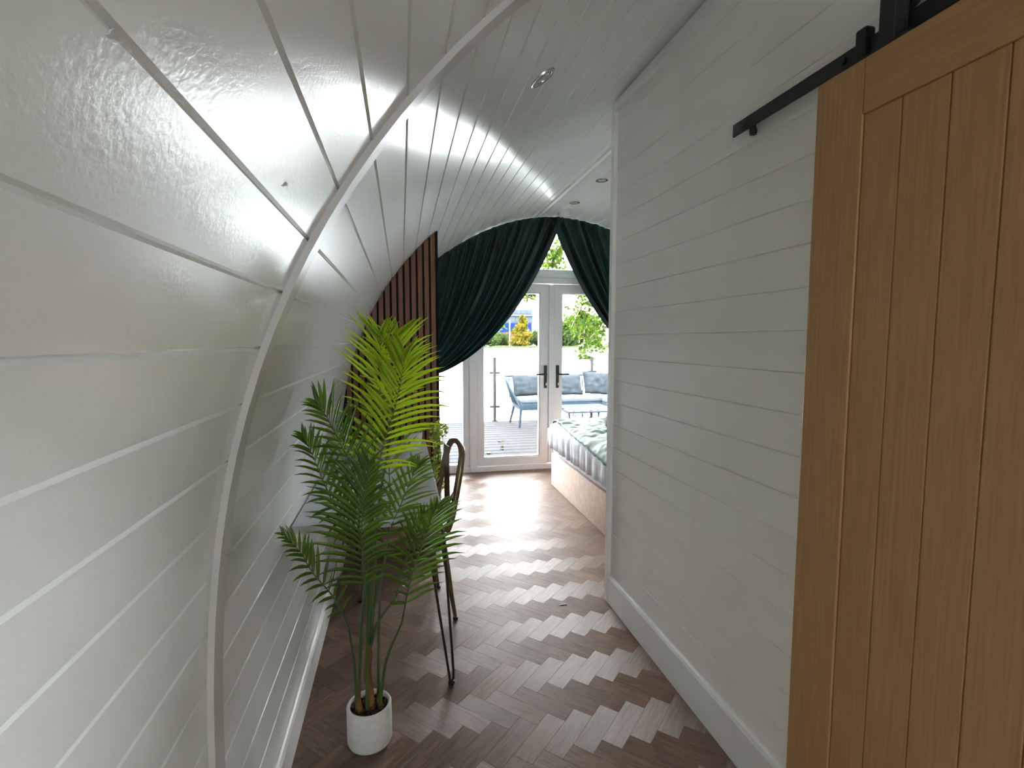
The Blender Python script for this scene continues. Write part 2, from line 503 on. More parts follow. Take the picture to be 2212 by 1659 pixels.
# small scuffs on the boards
M_SCUFF = mat('scuffed_paint', (0.50, 0.50, 0.48), rough=0.6, var=0.2, vscale=80)
def scuff(s, y, ls, ly, parent, skew=0.0):
    pts = []
    for k in range(10):
        a = 2 * pi * k / 10
        r = 1 + 0.35 * sin(3 * a + s * 9)
        pts.append((s + ls * r * sin(a) + skew * ly * cos(a), y + ly * r * cos(a)))
    top = [(prof(t_of_s(a), -0.0006)[0], b, prof(t_of_s(a), -0.0006)[1]) for a, b in pts]
    bot = [(prof(t_of_s(a), 0.0004)[0], b, prof(t_of_s(a), 0.0004)[1]) for a, b in pts]
    n = len(pts)
    MB().add(top + bot, [tuple(range(n)), tuple(range(2 * n - 1, n - 1, -1))] + [(i, (i + 1) % n, n + (i + 1) % n, n + i) for i in range(n)]).build('scuff_mark', M_SCUFF, parent)
scuff(1.6624, 0.817, 0.0035, 0.010, wall_left, 0.4)
scuff(2.3721, 1.725, 0.010, 0.014, ceiling, 0.9)
scuff(2.3823, 1.898, 0.004, 0.018, ceiling, -0.3)
scuff(1.629, 0.393, 0.003, 0.006, wall_left, 0.2)

# rib trim and ridge trim, both bent / straight strips on the boards
n = 90
ri = [prof(t_of_s(STOT * i / n), -0.013) for i in range(n + 1)]
ro = [prof(t_of_s(STOT * i / n), 0.001) for i in range(n + 1)]
struct(MB().prism(ri + ro[::-1], 'y', Y_RIB, Y_RIB + 0.055).build('trim_1', M_RIB, smooth=30), 'arched cover strip bent around the near boards, shade put into its colour', 'trim')
def strip(s0, s1, th, y0, y1):
    a = [prof(t_of_s(s0 + (s1 - s0) * i / 3), -th) for i in range(4)]
    b = [prof(t_of_s(s0 + (s1 - s0) * i / 3), 0.001) for i in range(4)]
    return MB().prism(a + b[::-1], 'y', y0, y1)
struct(strip(3.568, 3.600, 0.014, 2.58, Y_END).build('trim_2', M_TRIM), 'straight ceiling strip running to the top of the curtains', 'trim')

# ------------------------------------------------------------------ floor with herringbone planks
PW, PL = 0.0750, 0.2376
FX0, FX1 = -0.395, 3.59
fl = struct(MB().box(-0.42, 3.62, Y_BACK - 0.1, Y_END + 0.06, -0.06, -0.0085).build('floor', M_SUB), 'brown oak-look herringbone floor', 'floor')
ROOT2 = sqrt(2)
def plank_poly(k, band, kind):
    """corner list in plan (a along grain first edge).  diagonal frame: e1 = '\\' direction, e2 = '/' direction"""
    # H planks run along e1=(1,-1)/r2, stacked along +e2; anchored so that the tip of a '\' plank is at (0.134,1.943)
    e1 = Vector((1, -1)) / ROOT2; e2 = Vector((1, 1)) / ROOT2
    O = Vector((0.134, 1.9445)) - e2 * PW
    def P(a, b): return O + e1 * a + e2 * b
    if kind == 'H':
        a0, b0 = k * PW, k * PW
        a0, b0 = a0 - band * PL, b0 + band * PL
        return [P(a0, b0), P(a0 + PL, b0), P(a0 + PL, b0 + PW), P(a0, b0 + PW)]
    a0, b0 = k * PW, (k + 1) * PW
    a0, b0 = a0 - band * PL, b0 + band * PL
    return [P(a0, b0), P(a0, b0 + PL), P(a0 + PW, b0 + PL), P(a0 + PW, b0)]
def clip(poly, x0, x1, y0, y1):
    for ax, lim, sg in ((0, x0, 1), (0, x1, -1), (1, y0, 1), (1, y1, -1)):
        out = []
        for i in range(len(poly)):
            p, q = poly[i], poly[(i + 1) % len(poly)]
            dp, dq = (p[ax] - lim) * sg, (q[ax] - lim) * sg
            if dp >= 0: out.append(p)
            if dp * dq < 0:
                out.append(p + (q - p) * (dp / (dp - dq)))
        poly = out
        if len(poly) < 3: return []
    return poly
def seen_floor(x, y):
    if y < 1.15: return False
    if y < 2.55 and x > 1.06: return False
    if x > 1.40 and y < 4.78 and y > 2.55: return False
    # behind the end of the partition
    if y > 2.55 and x / y > 1.06 / 2.54: return False
    return True
bands = []
planks = []
for band in range(-12, 22):
    for k in range(-60, 110):
        for kind in 'HV':
            q = plank_poly(k, band, kind)
            c = (q[0] + q[2]) / 2
            if not (FX0 - 0.15 < c.x < FX1 + 0.15 and Y_BACK - 0.15 < c.y < Y_END + 0.15): continue
            cq = clip(q, FX0, FX1, Y_BACK, Y_END + 0.02)
            if not cq: continue
            planks.append((seen_floor(c.x, c.y), c.length, q, cq, kind))
planks.sort(key=lambda p: (not p[0], p[1]))
def plank_geo(poly, q, shift=(0, 0)):
    """bevelled slab over poly; uv in metres with u along the grain of rectangle q"""
    u = (q[1] - q[0]).normalized(); v = Vector((-u.y, u.x))
    c = sum(poly, Vector((0, 0))) / len(poly)
    def inset(p, d):
        r = c - p
        return p + r.normalized() * d * 1.4
    lo = [(p.x, p.y, -0.008) for p in poly]
    mi = [(p.x, p.y, -0.0008) for p in poly]
    ins = [inset(p, 0.0010) for p in poly]
    hi = [(p.x, p.y, 0.0) for p in ins]
    n = len(poly)
    vs = lo + mi + hi
    fs = [tuple(2 * n + i for i in range(n))]
    for i in range(n):
        j = (i + 1) % n
        fs.append((i, j, n + j, n + i)); fs.append((n + i, n + j, 2 * n + j, 2 * n + i))
    uvs = [((Vector((x, y)) - q[0]).dot(u) + shift[0], (Vector((x, y)) - q[0]).dot(v) + shift[1]) for x, y, z in vs]
    return vs, fs, uvs
def mesh_uv(name, vs, fs, uvs, origin):
    me = bpy.data.meshes.new(name)
    me.from_pydata([Vector(v) - Vector(origin) for v in vs], [], fs)
    bm = bmesh.new(); bm.from_mesh(me); bmesh.ops.recalc_face_normals(bm, faces=bm.faces[:]); bm.to_mesh(me); bm.free()
    l = me.uv_layers.new(name='UVMap')
    for lp in me.loops: l.data[lp.index].uv = uvs[lp.vertex_index]
    me.materials.append(M_FLOOR)
    return me
shared = {}
restv, restf, restuv = [], [], []
n_ind = 0
for vis, d, q, cq, kind in planks:
    whole = len(cq) == 4 and all(any((a - b).length < 1e-6 for b in q) for a in cq)
    c3 = Vector(((q[0].x + q[2].x) / 2, (q[0].y + q[2].y) / 2, 0))
    if vis and n_ind < 300:
        n_ind += 1
        if whole:
            if kind not in shared:
                shared[kind] = mesh_uv('herringbone_plank', *plank_geo(q, q), c3)
            me = shared[kind]
        else:
            me = mesh_uv('herringbone_plank', *plank_geo(cq, q), c3)
        o = bpy.data.objects.new('herringbone_plank', me)
        COL.objects.link(o)
        place(o, c3, fl)
    else:
        vs, fs, uvs = plank_geo(cq, q, (random.uniform(0, 40), random.uniform(0, 40)))
        b = len(restv)
        restv += vs; restf += [tuple(i + b for i in f) for f in fs]; restuv += uvs
o = bpy.data.objects.new('herringbone_planks', mesh_uv('herringbone_planks', restv, restf, restuv, (1.5, 2, 0)))
COL.objects.link(o); place(o, (1.5, 2, 0), fl); o['kind'] = 'stuff'

# ------------------------------------------------------------------ right partition wall
PX = 1.073
Y_PE = 2.545
def arch_band(x0, x1, zb, off=0.0):
    """polygon between x0 and x1 from zb up to the arch"""
    pts = [(x0, zb)]
    top = [p for p in [prof(T0 + (-2 * T0) * i / 400, off) for i in range(401)] if p[1] > 0.6 and x0 < p[0] < x1]
    pts += [(x0, arch_z(x0) + off)] + top + [(x1, arch_z(x1) + off), (x1, zb)]
    return pts
DO0, DO1, DOZ = -0.66, 0.235, 1.985     # doorway that the oak door slides across
wr = MB().prism([(Y_BACK, 0), (DO0, 0), (DO0, DOZ), (DO1, DOZ), (DO1, 0), (Y_PE - 0.002, 0), (Y_PE - 0.002, 2.585), (Y_BACK, 2.585)], 'x', PX + 0.012, PX + 0.09)
wall_right = struct(wr.build('wall_right', M_WALLR), 'flat white wall of horizontal boards on the right', 'wall')
zj = [2.475 - 0.1165 * k for k in range(0, 21)]
zj = [2.585] + [z for z in zj if z > 0.14] + [0.0]
for a, b in zip(zj[1:], zj[:-1]):
    g = 0.0022
    poly = [(PX + 0.0042, a), (PX, a + g), (PX, b - g), (PX + 0.0042, b), (PX + 0.0119, b), (PX + 0.0119, a)]
    if a > DOZ - 0.09:
        MB().prism(poly, 'y', Y_BACK, Y_PE - 0.03).build('board', M_WALLR, wall_right)
    else:
        MB().prism(poly, 'y', Y_BACK, DO0).build('board', M_WALLR, wall_right)
        MB().prism(poly, 'y', DO1, Y_PE - 0.03).build('board', M_WALLR, wall_right)
struct(MB().box(PX - 0.020, PX + 0.095, Y_PE - 0.035, Y_PE, 0, 2.5295, 0.002).build('trim_3', M_TRIM), 'upright white corner strip at the open end of the boarded wall', 'trim')
struct(MB().box(PX - 0.020, PX + 0.095, Y_BACK, Y_PE, 2.53, 2.572, 0.002).build('trim_4', M_TRIM), 'white strip between the right boarded wall and the arched ceiling', 'trim')
def skirting(name, x_front, x_back, y0, y1, h, label):
    d = 1 if x_back > x_front else -1
    t = abs(x_back - x_front)
    poly = [(x_front, 0), (x_front, h - 0.016), (x_front + d * 0.006, h - 0.005), (x_front + d * 0.012, h), (x_back, h), (x_back, 0)]
    return struct(MB().prism(poly, 'y', y0, y1).build(name, M_TRIM), label, 'baseboard')
skirting('baseboard_right', 1.055, PX + 0.001, DO1, Y_PE - 0.036, 0.155, 'white skirting along the right boarded wall')
skirting('baseboard_left', -0.378, -0.41, Y_BACK, Y_END, 0.125, 'white skirting along the foot of the curved left wall')
# end wall of the shower block (faces the bed)
struct(MB().prism(arch_band(PX + 0.092, 3.56, 0.0), 'y', Y_PE - 0.10, Y_PE - 0.003).build('wall_inner', M_TRIM), 'plain white wall behind the boarded partition', 'wall')
# unseen lamp added in the shower room for fill light through the doorway
lp = thing('fill_lamp', (2.15, -0.22, 2.47), 'unseen round white lamp added for fill light in the shower room', 'lamp')
MB().box(2.05, 2.25, -0.32, -0.12, 2.50, arch_z(2.15) + 0.01).build('mount', M_WHITEPL, lp)
MB().lathe([(0, 0), (0.20, 0.0), (0.205, 0.02), (0.20, 0.045), (0, 0.045)], (2.15, -0.22, 2.455), 36).build('casing', M_WHITEPL, lp, smooth=40)
glow = bpy.data.materials.new('fill_lamp_diffuser'); glow.use_nodes = True
glow.node_tree.nodes['Principled BSDF'].inputs['Emission Color'].default_value = (0.94, 1.0, 0.97, 1)
glow.node_tree.nodes['Principled BSDF'].inputs['Emission Strength'].default_value = 85.0
MB().lathe([(0, 0), (0.15, 0.0), (0.18, 0.006), (0.18, 0.0145), (0, 0.0145)], (2.15, -0.22, 2.44), 36).build('diffuser', glow, lp, smooth=40)
# entrance end of the pod, behind the photographer: wall with a window added for fill light
opening = [(0.05, 1.20), (0.65, 1.20), (0.65, 1.90), (0.05, 1.90)]
outer = [prof(T0 + (-2 * T0) * i / 120, 0.03) for i in range(121)]
struct(MB().prism(outer, 'y', Y_BACK - 0.09, Y_BACK, holes=[opening[::-1]]).build('wall_back', M_TRIM), 'white entrance end wall behind the viewpoint', 'wall')
d4 = struct(MB().prism(opening, 'y', Y_BACK - 0.07, Y_BACK - 0.02,
            holes=[[(0.10, 1.25), (0.10, 1.85), (0.60, 1.85), (0.60, 1.25)]]).build('window_4', M_UPVC), 'unseen white framed window added for fill light behind the viewpoint', 'window')
MB().box(0.10, 0.60, Y_BACK - 0.052, Y_BACK - 0.042, 1.25, 1.85).build('pane', M_GLASS, d4)

# ------------------------------------------------------------------ terrace end wall, French doors and glazing
YE = Y_END
S0, S1 = 0.30, 2.86          # glazed width
ew = MB()
left = [p for p in [prof(T0 + (-2 * T0) * i / 400, 0.03) for i in range(401)] if p[0] < S0 and p[1] > -0.01]
ew.prism([(S0, 0)] + left + [(S0, arch_z(S0) + 0.03)], 'y', YE, YE + 0.10)
right = [p for p in [prof(T0 + (-2 * T0) * i / 400, 0.03) for i in range(401)] if p[0] > S1 and p[1] > -0.01]
ew.prism([(S1, 0)] + right[::-1] + [(S1, arch_z(S1) + 0.03)], 'y', YE, YE + 0.10)
GB = [(0.62, 2.10), (2.54, 2.10), (2.54, 2.36), (2.10, 2.52), (1.80, 2.585), (1.36, 2.585), (1.06, 2.52), (0.62, 2.36)]
topb = [(S0, 2.06)] + [(S1, 2.06)] + [p for p in [prof(T0 + (-2 * T0) * i / 400, 0.03) for i in range(401)] if S0 < p[0] < S1 and p[1] > 0.6][::-1]
ew.prism(topb, 'y', YE, YE + 0.10, holes=[GB[::-1]])
wall_end = struct(ew.build('wall_end', M_TRIM), 'white terrace end wall behind the green curtains', 'wall')
def frame_bars(bars, y0, y1, bev=0.004):
    mb = MB()
    for x0, x1, z0, z1 in bars: mb.box(x0, x1, y0, y1, z0, z1, bev)
    return mb
# gable light
w3 = MB().prism(GB, 'y', YE - 0.01, YE + 0.06, holes=[[(XC + (x - XC) * 0.955, 2.36 + (z - 2.36) * 0.885) for x, z in GB][::-1]])
w3 = struct(w3.build('window_1', M_UPVC), 'white framed gable light above the French doors', 'window')
MB().prism([(XC + (x - XC) * 0.955, 2.36 + (z - 2.36) * 0.885) for x, z in GB], 'y', YE + 0.02, YE + 0.03).build('pane', M_GLASS, w3)
# main frame: jambs, sill, head and the stepped transom
fr = struct(frame_bars([(0.690, 0.768, 0.0, 2.055), (2.412, 2.49, 0.0, 2.055), (0.30, 0.335, 0, 2.055), (2.825, 2.86, 0, 2.055)], YE - 0.03, YE + 0.06)
            .build('trim_5', M_UPVC), 'white door frame posts of the terrace end', 'trim')
frame_bars([(0.70, 2.48, 0.0, 0.056)], YE - 0.035, YE + 0.07).build('sill', M_UPVC, fr)
frame_bars([(0.335, 0.69, 0.0, 0.05), (2.49, 2.825, 0.0, 0.05)], YE - 0.03, YE + 0.07).build('sill', M_UPVC, fr)
frame_bars([(0.30, 2.86, 2.000, 2.062)], YE - 0.030, YE + 0.06).build('head', M_UPVC, fr)
frame_bars([(0.30, 2.86, 2.063, 2.112)], YE - 0.045, YE + 0.05, 0.008).build('transom_moulding', M_UPVC, fr)
frame_bars([(0.30, 2.86, 2.100, 2.150)], YE - 0.020, YE + 0.05).build('transom', M_UPVC, fr)
# sidelights
for i, (x0, x1) in enumerate(((0.335, 0.69), (2.49, 2.825))):
    sl = struct(MB().prism([(x0, 0.05), (x1, 0.05), (x1, 2.0), (x0, 2.0)], 'y', YE - 0.012, YE + 0.05,
                holes=[[(x0 + 0.03, 0.085), (x0 + 0.03, 1.965), (x1 - 0.068, 1.965), (x1 - 0.068, 0.085)] if i == 0 else
                       [(x0 + 0.068, 0.085), (x0 + 0.068, 1.965), (x1 - 0.03, 1.965), (x1 - 0.03, 0.085)]]).build('window_%d' % (i + 2), M_UPVC),
                ('tall narrow white sidelight left of the French doors', 'tall narrow white sidelight right of the French doors')[i], 'window')
    MB().box(x0 + 0.02, x1 - 0.02, YE + 0.015, YE + 0.025, 0.075, 1.975).build('pane', M_GLASS, sl)
# door leaves
def leaf(name, x0, x1, gl, gr, label):
    d = frame_bars([(x0, gl, 0.06, 1.996), (gr, x1, 0.06, 1.996)], YE - 0.018, YE + 0.045)
    o = struct(d.build(name, M_UPVC), label, 'door')
    frame_bars([(gl - 0.003, gr + 0.003, 0.06, 0.142), (gl - 0.003, gr + 0.003, 1.903, 1.996)], YE - 0.018, YE + 0.045).build('rail', M_UPVC, o)
    # glazing bead
    b = MB()
    for q in ((gl, gl + 0.012, 0.142, 1.903), (gr - 0.012, gr, 0.142, 1.903), (gl, gr, 0.142, 0.154), (gl, gr, 1.891, 1.903)):
        b.box(q[0], q[1], YE - 0.010, YE + 0.03, q[2], q[3])
    b.build('glazing_bead', M_UPVC, o)
    MB().box(gl, gr, YE + 0.008, YE + 0.018, 0.142, 1.903).build('pane', M_GLASS, o)
    return o
dl = leaf('door_1', 0.771, 1.560, 0.833, 1.455, 'left leaf of the white French doors')
dr = leaf('door_2', 1.600, 2.409, 1.694, 2.345, 'right leaf of the white French doors')
frame_bars([(1.548, 1.612, 0.065, 1.99)], YE - 0.034, YE - 0.012, 0.006).build('astragal', M_UPVC, dr)
def door_handle(par, xc, sgn):
    pl = MB().box(xc - 0.016, xc + 0.016, YE - 0.030, YE - 0.0185, 0.884, 1.130, 0.005).build('handle_plate', M_BLACK, par)
    MB().tube([(xc, YE - 0.03, 1.035), (xc, YE - 0.07, 1.035), (xc + sgn * 0.02, YE - 0.078, 1.035), (xc + sgn * 0.115, YE - 0.075, 1.037)], 0.0085, 8).build('lever', M_BLACK, pl, smooth=60)
    MB().box(xc - 0.004, xc + 0.004, YE - 0.055, YE - 0.03, 0.915, 0.945, 0.002).build('key', M_CHROME, pl)
door_handle(dl, 1.515, -1)
door_handle(dr, 1.650, 1)
for par, xs in ((dl, (0.99, 1.12)), (dr, (1.98, 2.12))):
    MB().box(xs[0], xs[1], YE - 0.024, YE - 0.0185, 1.945, 1.962, 0.002).build('trickle_vent', M_WHITEPL, par)

# ------------------------------------------------------------------ sliding oak barn door and its track
DX0, DX1 = 0.985, 1.025
bd = thing('barn_door', (1.005, 0.66, 0.02), 'oak plank sliding barn door hanging on the right wall', 'door')
DY0, DY1 = 0.215, 1.115
MB().box(DX0, DX1, 0.985, DY1, 0.02, 2.005, 0.003).build('stile', M_OAK, bd)
MB().box(DX0, DX1, DY0, 0.345, 0.02, 2.005, 0.003).build('stile', M_OAK, bd)
MB().box(DX0, DX1, 0.3455, 0.9845, 1.888, 2.005, 0.003).build('top_rail', M_OAKH, bd)
MB().box(DX0, DX1, 0.3455, 0.9845, 0.02, 0.16, 0.003).build('bottom_rail', M_OAKH, bd)
edges = [0.9845, 0.896, 0.800, 0.704, 0.608, 0.520, 0.432, 0.3455]
for a, b in zip(edges[1:], edges[:-1]):
    MB().box(DX0 + 0.005, DX1 - 0.006, a + 0.0009, b - 0.0009, 0.1602, 1.8878, 0.0025).build('plank', M_OAK, bd)
def hanger(y):
    h = MB().box(0.992, 1.028, y - 0.018, y + 0.018, 2.0052, 2.24, 0.002).build('hanger_strap', M_BLACK, bd)
    MB().lathe([(0.0, -0.008), (0.045, -0.008), (0.048, 0), (0.045, 0.008), (0.0, 0.008)], (1.038, y, 2.125), 24, (1, 0, 0)).build('wheel', M_BLACK, h, smooth=40)
    MB().box(0.988, 1.03, y - 0.06, y + 0.06, 2.0051, 2.011).build('foot_plate', M_BLACK, h)
hanger(0.945); hanger(0.40)
tr = thing('door_track', (1.04, 0.6, 2.04), 'black flat steel track above the oak sliding door', 'rail')
MB().box(1.036, 1.042, -0.35, 1.518, 2.038, 2.076, 0.001).build('bar', M_BLACK, tr)
for y in (1.465, 1.095, 0.70, 0.30, -0.10):
    MB().lathe([(0.0, 0), (0.011, 0), (0.011, 0.0305), (0, 0.0305)], (1.042, y, 2.057), 14, (1, 0, 0)).build('spacer', M_BLACK, tr, smooth=40)
    MB().lathe([(0.0, -0.006), (0.009, -0.006), (0.010, 0.0), (0, 0.0)], (1.0358, y, 2.057), 6, (1, 0, 0)).build('bolt', M_BLACK, tr)
MB().box(1.024, 1.050, 1.025, 1.055, 2.030, 2.100, 0.006).build('end_stop', M_BLACK, tr)
MB().lathe([(0.0, 0.0), (0.010, 0.0), (0.012, 0.012), (0.008, 0.022), (0, 0.022)], (1.045, 1.43, 2.016), 12).build('stop_buffer', M_BLACK, tr, smooth=40)

# ------------------------------------------------------------------ slatted walnut screen
YS = 3.45
sp = thing('slat_screen', (-0.08, YS, 0), 'dark walnut slat screen against the curved left wall', 'screen')
XE = 0.236
pts = [p for p in [prof(T0 + (-2 * T0) * i / 300, -0.002) for i in range(301)] if p[0] < XE and p[1] > 0 and p[0] < XC]
pts = [p for p in pts if not (p[1] < 0.13 and p[0] < -0.376)]
MB().prism([(XE, 0.001), (-0.376, 0.001), (-0.376, 0.128)] + pts + [(XE, arch_z(XE) - 0.002)], 'y', YS, YS + 0.03).build('backing', M_FELT, sp)
def wall_x_low(z):  # innermost x of the left wall at height z
    best = min((p for p in _p if p[0] < 0.4), key=lambda p: abs(p[1] - z))
    return best[0]
k = 0
x = XE - 0.014 - 0.028
while x > -0.375:
    xc = x + 0.014
    ztop = arch_z(max(x, -0.40)) - 0.004 if x > -0.39 else 0.7
    # left-hand wall leans over: slat top follows the arch, slightly bevelled
    zt0 = (min((p for p in _p if p[1] > 0.7 and p[0] < 1.0), key=lambda p: abs(p[0] - x)))[1] - 0.004
    zt1 = (min((p for p in _p if p[1] > 0.7 and p[0] < 1.0), key=lambda p: abs(p[0] - x - 0.028)))[1] - 0.004
    MB().prism([(x, 0.002 if x > -0.37 else 0.13), (x + 0.028, 0.002), (x + 0.028, zt1), (x, zt0)], 'y', YS - 0.012, YS - 0.0002).build('slat', M_SLAT, sp)
    x -= 0.0415
MB().box(XE - 0.0005, XE + 0.004, YS - 0.012, YS + 0.03, 0.001, arch_z(XE) - 0.01).build('edge_strip', M_FELT, sp)

# ------------------------------------------------------------------ curtains
def curtain(name, sgn, yc, label):
    XA = 1.59 - sgn * 0.07
    NU, NV = 230, 44
    rnd = random.Random(5 if sgn < 0 else 9)
    ph = [rnd.uniform(-0.5, 0.5) for _ in range(40)]
    span = 1.86
    tie = (XA + sgn * 1.76, 1.0)
    rows = []
    for i in range(NU + 1):
        u = i / NU
        d = span * (1 - u)                       # distance from the centre line along x
        x0 = XA + sgn * d
        p0 = (x0, arch_z(x0) - 0.012)
        p2 = (tie[0] - sgn * 0.08 * u, tie[1] + 0.0 * u)
        if p0[1] < 1.3: p0 = (x0, 1.3)
        q = (p2[0] + 0.60 * (p0[0] - p2[0]), p2[1] + 0.01 + (1 - u) * 0.10)
        a = 2 * pi * 15 * u
        row = []
        for j in range(NV + 1):
            v = j / NV
            bx = (1 - v) ** 2 * p0[0] + 2 * v * (1 - v) * q[0] + v * v * p2[0]
            bz = (1 - v) ** 2 * p0[1] + 2 * v * (1 - v) * q[1] + v * v * p2[1]
            w = sin(a + 1.5 * noise.noise(Vector((u * 6, v * 1.5, sgn * 3)))) 
            w2 = sin(1.7 * a + 1.0 + 3 * noise.noise(Vector((u * 4, v * 2, 7 + sgn))))
            amp = 0.022 + 0.040 * min(1, v * 3) * (1 - 0.5 * v)
            if v < 0.06: w = (abs(w) ** 0.5) * (1 if w > 0 else -1)
            y = yc + amp * (w * 0.8 + 0.35 * w2) + 0.012 * noise.noise(Vector((u * 9, v * 5, 1.7)))
            # cloth gathers a little across the sweep
            row.append((bx + 0.006 * w2 * v, y, bz + 0.004 * sin(a) * (1 if v < 0.05 else 0)))
        rows.append(row)
    o = MB().grid(rows).build(name, M_VELVET, smooth=180, fix=False)
    m = o.modifiers.new('thickness', 'SOLIDIFY'); m.thickness = 0.004
    return tag(o, label, 'curtain')
curtain('curtain', -1, 5.255, 'dark green velvet curtain swept back to the left beside the slat screen')
curtain('curtain', 1, 5.275, 'dark green velvet curtain swept back to the right behind the partition')

# ------------------------------------------------------------------ bed with duvet, throw and knitted cushions
BX0, BX1, BY0, BY1 = 1.402, 3.36, 2.96, 4.77
bed = thing('bed', ((BX0 + BX1) / 2, (BY0 + BY1) / 2, 0), 'large bed with cream crushed velvet base', 'bed')
MB().box(BX0, BX1, BY0, BY1, 0.0, 0.315, 0.012).build('base', M_CRUSH, bed, smooth=40)
MB().box(BX0 + 0.01, BX1, BY0 + 0.01, BY1 - 0.01, 0.3155, 0.565, 0.03).build('mattress', M_LINEN, bed, smooth=40)
def drape(name, m, x0, x1, y0, y1, zt, r, hang_x, hang_y0, hang_y1, nx, ny, wr, label, cat, off=0.0, seed=0.0, hangfun=None, top=0.006):
    """cloth over a box: x0 is the foot edge (hangs), y0/y1 side edges (hang)"""
    def edge(s):
        if s <= 0: return s, 0.0
        if s < r * pi / 2: return r * sin(s / r), r * (1 - cos(s / r))
        return r, r + s - r * pi / 2
    rows = []
    A0 = -(x1 - x0)
    for i in range(nx + 1):
        row = []
        for j in range(ny + 1):
            fy = j / ny
            b = y0 - hang_y0 + fy * (y1 + hang_y1 - y0 + hang_y0)
            hx = hang_x if hangfun is None else hangfun(min(max(b, y0), y1))
            f = i / nx
            f = f ** 0.85
            a = hx + r * 0.57 - f * (hx + r * 0.57 + (x1 - x0))
            ox, dx = edge(a)
            oy, dy = 0.0, 0.0
            yy = b
            if b < y0:
                oy, dy = edge(y0 - b); yy = y0 - oy
            elif b > y1:
                oy, dy = edge(b - y1); yy = y1 + oy
            xx = x0 - ox if a > 0 else x0 - a
            dz = max(dx, dy)
            n1 = noise.noise(Vector((xx * 5, b * 5, seed)))
            n2 = noise.noise(Vector((xx * 14, b * 17, seed + 4)))
            hang = min(1, dx / 0.2)
            fold = sin(b * 38 + 4 * noise.noise(Vector((b * 3, 0, seed)))) * 0.5 + noise.noise(Vector((b * 22, dx * 4, seed)))
            xx -= off + hang * wr * fold
            if dy > 0.02: yy += (1 if b > y1 else -1) * (off + wr * 0.5 * sin(xx * 30))
            z = zt - dz + top * (n1 * 1.6 + n2 * 1.0) * (1 - hang)
            row.append((xx, yy, z))
        rows.append(row)
    o = MB().grid(rows).build(name, m, smooth=180, fix=False)
    md = o.modifiers.new('thickness', 'SOLIDIFY'); md.thickness = 0.006; md.offset = -1
    return tag(o, label, cat)
drape('duvet', M_LINEN, 1.46, 3.30, 3.04, 4.70, 0.618, 0.085, 0.235, 0.18, 0.18, 60, 130, 0.011, 'white duvet hanging over the end of the bed', 'duvet', seed=1.0, top=0.008)
drape('bed_throw', M_THROW, 1.458, 2.25, 3.05, 4.72, 0.640, 0.090, 0.06, 0.10, 0.12, 60, 150, 0.004, 'emerald green velvet throw spread over the white duvet', 'throw', off=0.008, seed=5.0,
      hangfun=lambda b: 0.085 - 0.115 * (b - 3.4) / 1.35, top=0.016)
def roll(name, m, x0, x1, y, z, r, label):
    mb = MB()
    pts = []; rad = []
    for i in range(15):
        f = i / 14
        pts.append((x0 + (x1 - x0) * f, y + 0.01 * sin(f * 5), z))
        rad.append(r * (0.72 + 0.28 * sin(pi * min(1, max(0, f))) ** 0.4 if 0 < f < 1 else r * 0.55 / r))
    mb.tube(pts, rad, 18, flat=(0.85, 1.1))
    tag(mb.build(name, m, smooth=60), label, 'cushion')
roll('bolster_cushion', M_TOWEL, 1.665, 2.05, 4.03, 0.717, 0.080, 'taupe knitted bolster lying on the green throw')
roll('bolster_cushion', M_TOWEL2, 1.80, 2.15, 4.31, 0.722, 0.085, 'pale grey knitted bolster behind the taupe one')

# ------------------------------------------------------------------ desk, hairpin legs
TX0, TX1, TY0, TY1, TZ = -0.388, 0.143, 1.885, 3.40, 0.75
desk = thing('desk', (0, (TY0 + TY1) / 2, 0), 'narrow pale grey desk along the curved left wall', 'desk')
MB().box(TX0, TX1, TY0, TY1, TZ - 0.026, TZ, 0.002).build('desktop', M_DESK, desk)
MB().box(TX0 + 0.002, TX0 + 0.03, TY0 + 0.03, TY1 - 0.03, TZ - 0.07, TZ - 0.0265, 0.002).build('wall_batten', M_TRIM, desk)
def hairpin(y, yf):
    f = Vector((0.176, yf, 0.014))
    top = TZ - 0.031
    pts = [(0.075, y + 0.01, top), (0.09, y + 0.012, 0.6), (f.x - 0.010, f.y + 0.004, 0.05), (f.x - 0.006, f.y + 0.002, 0.022), f, (f.x + 0.008, f.y - 0.002, 0.026), (f.x + 0.008, f.y, 0.06),
           (0.150, y - 0.002, 0.6), (0.135, y, top)]
    h = MB().tube(pts, 0.0052, 8).build('hairpin_leg', M_BLACK, desk, smooth=60)
    MB().box(0.055, 0.141, y - 0.03, y + 0.04, TZ - 0.0305, TZ - 0.0263).build('fixing_plate', M_BLACK, h)
    MB().lathe([(0, 0), (0.011, 0.0), (0.014, 0.006), (0.011, 0.016), (0, 0.018)], (f.x, f.y, 0.0005), 14).build('foot', M_BLACK, h, smooth=60)
hairpin(1.975, 2.015)
hairpin(3.30, 3.33)

# ------------------------------------------------------------------ metal bistro chair tucked under the desk (faces the wall)
ch = thing('bistro_chair', (0.02, 2.66, 0), 'bronze metal bistro chair with wooden seat tucked under the desk', 'chair')
CY0, CY1 = 2.46, 2.84
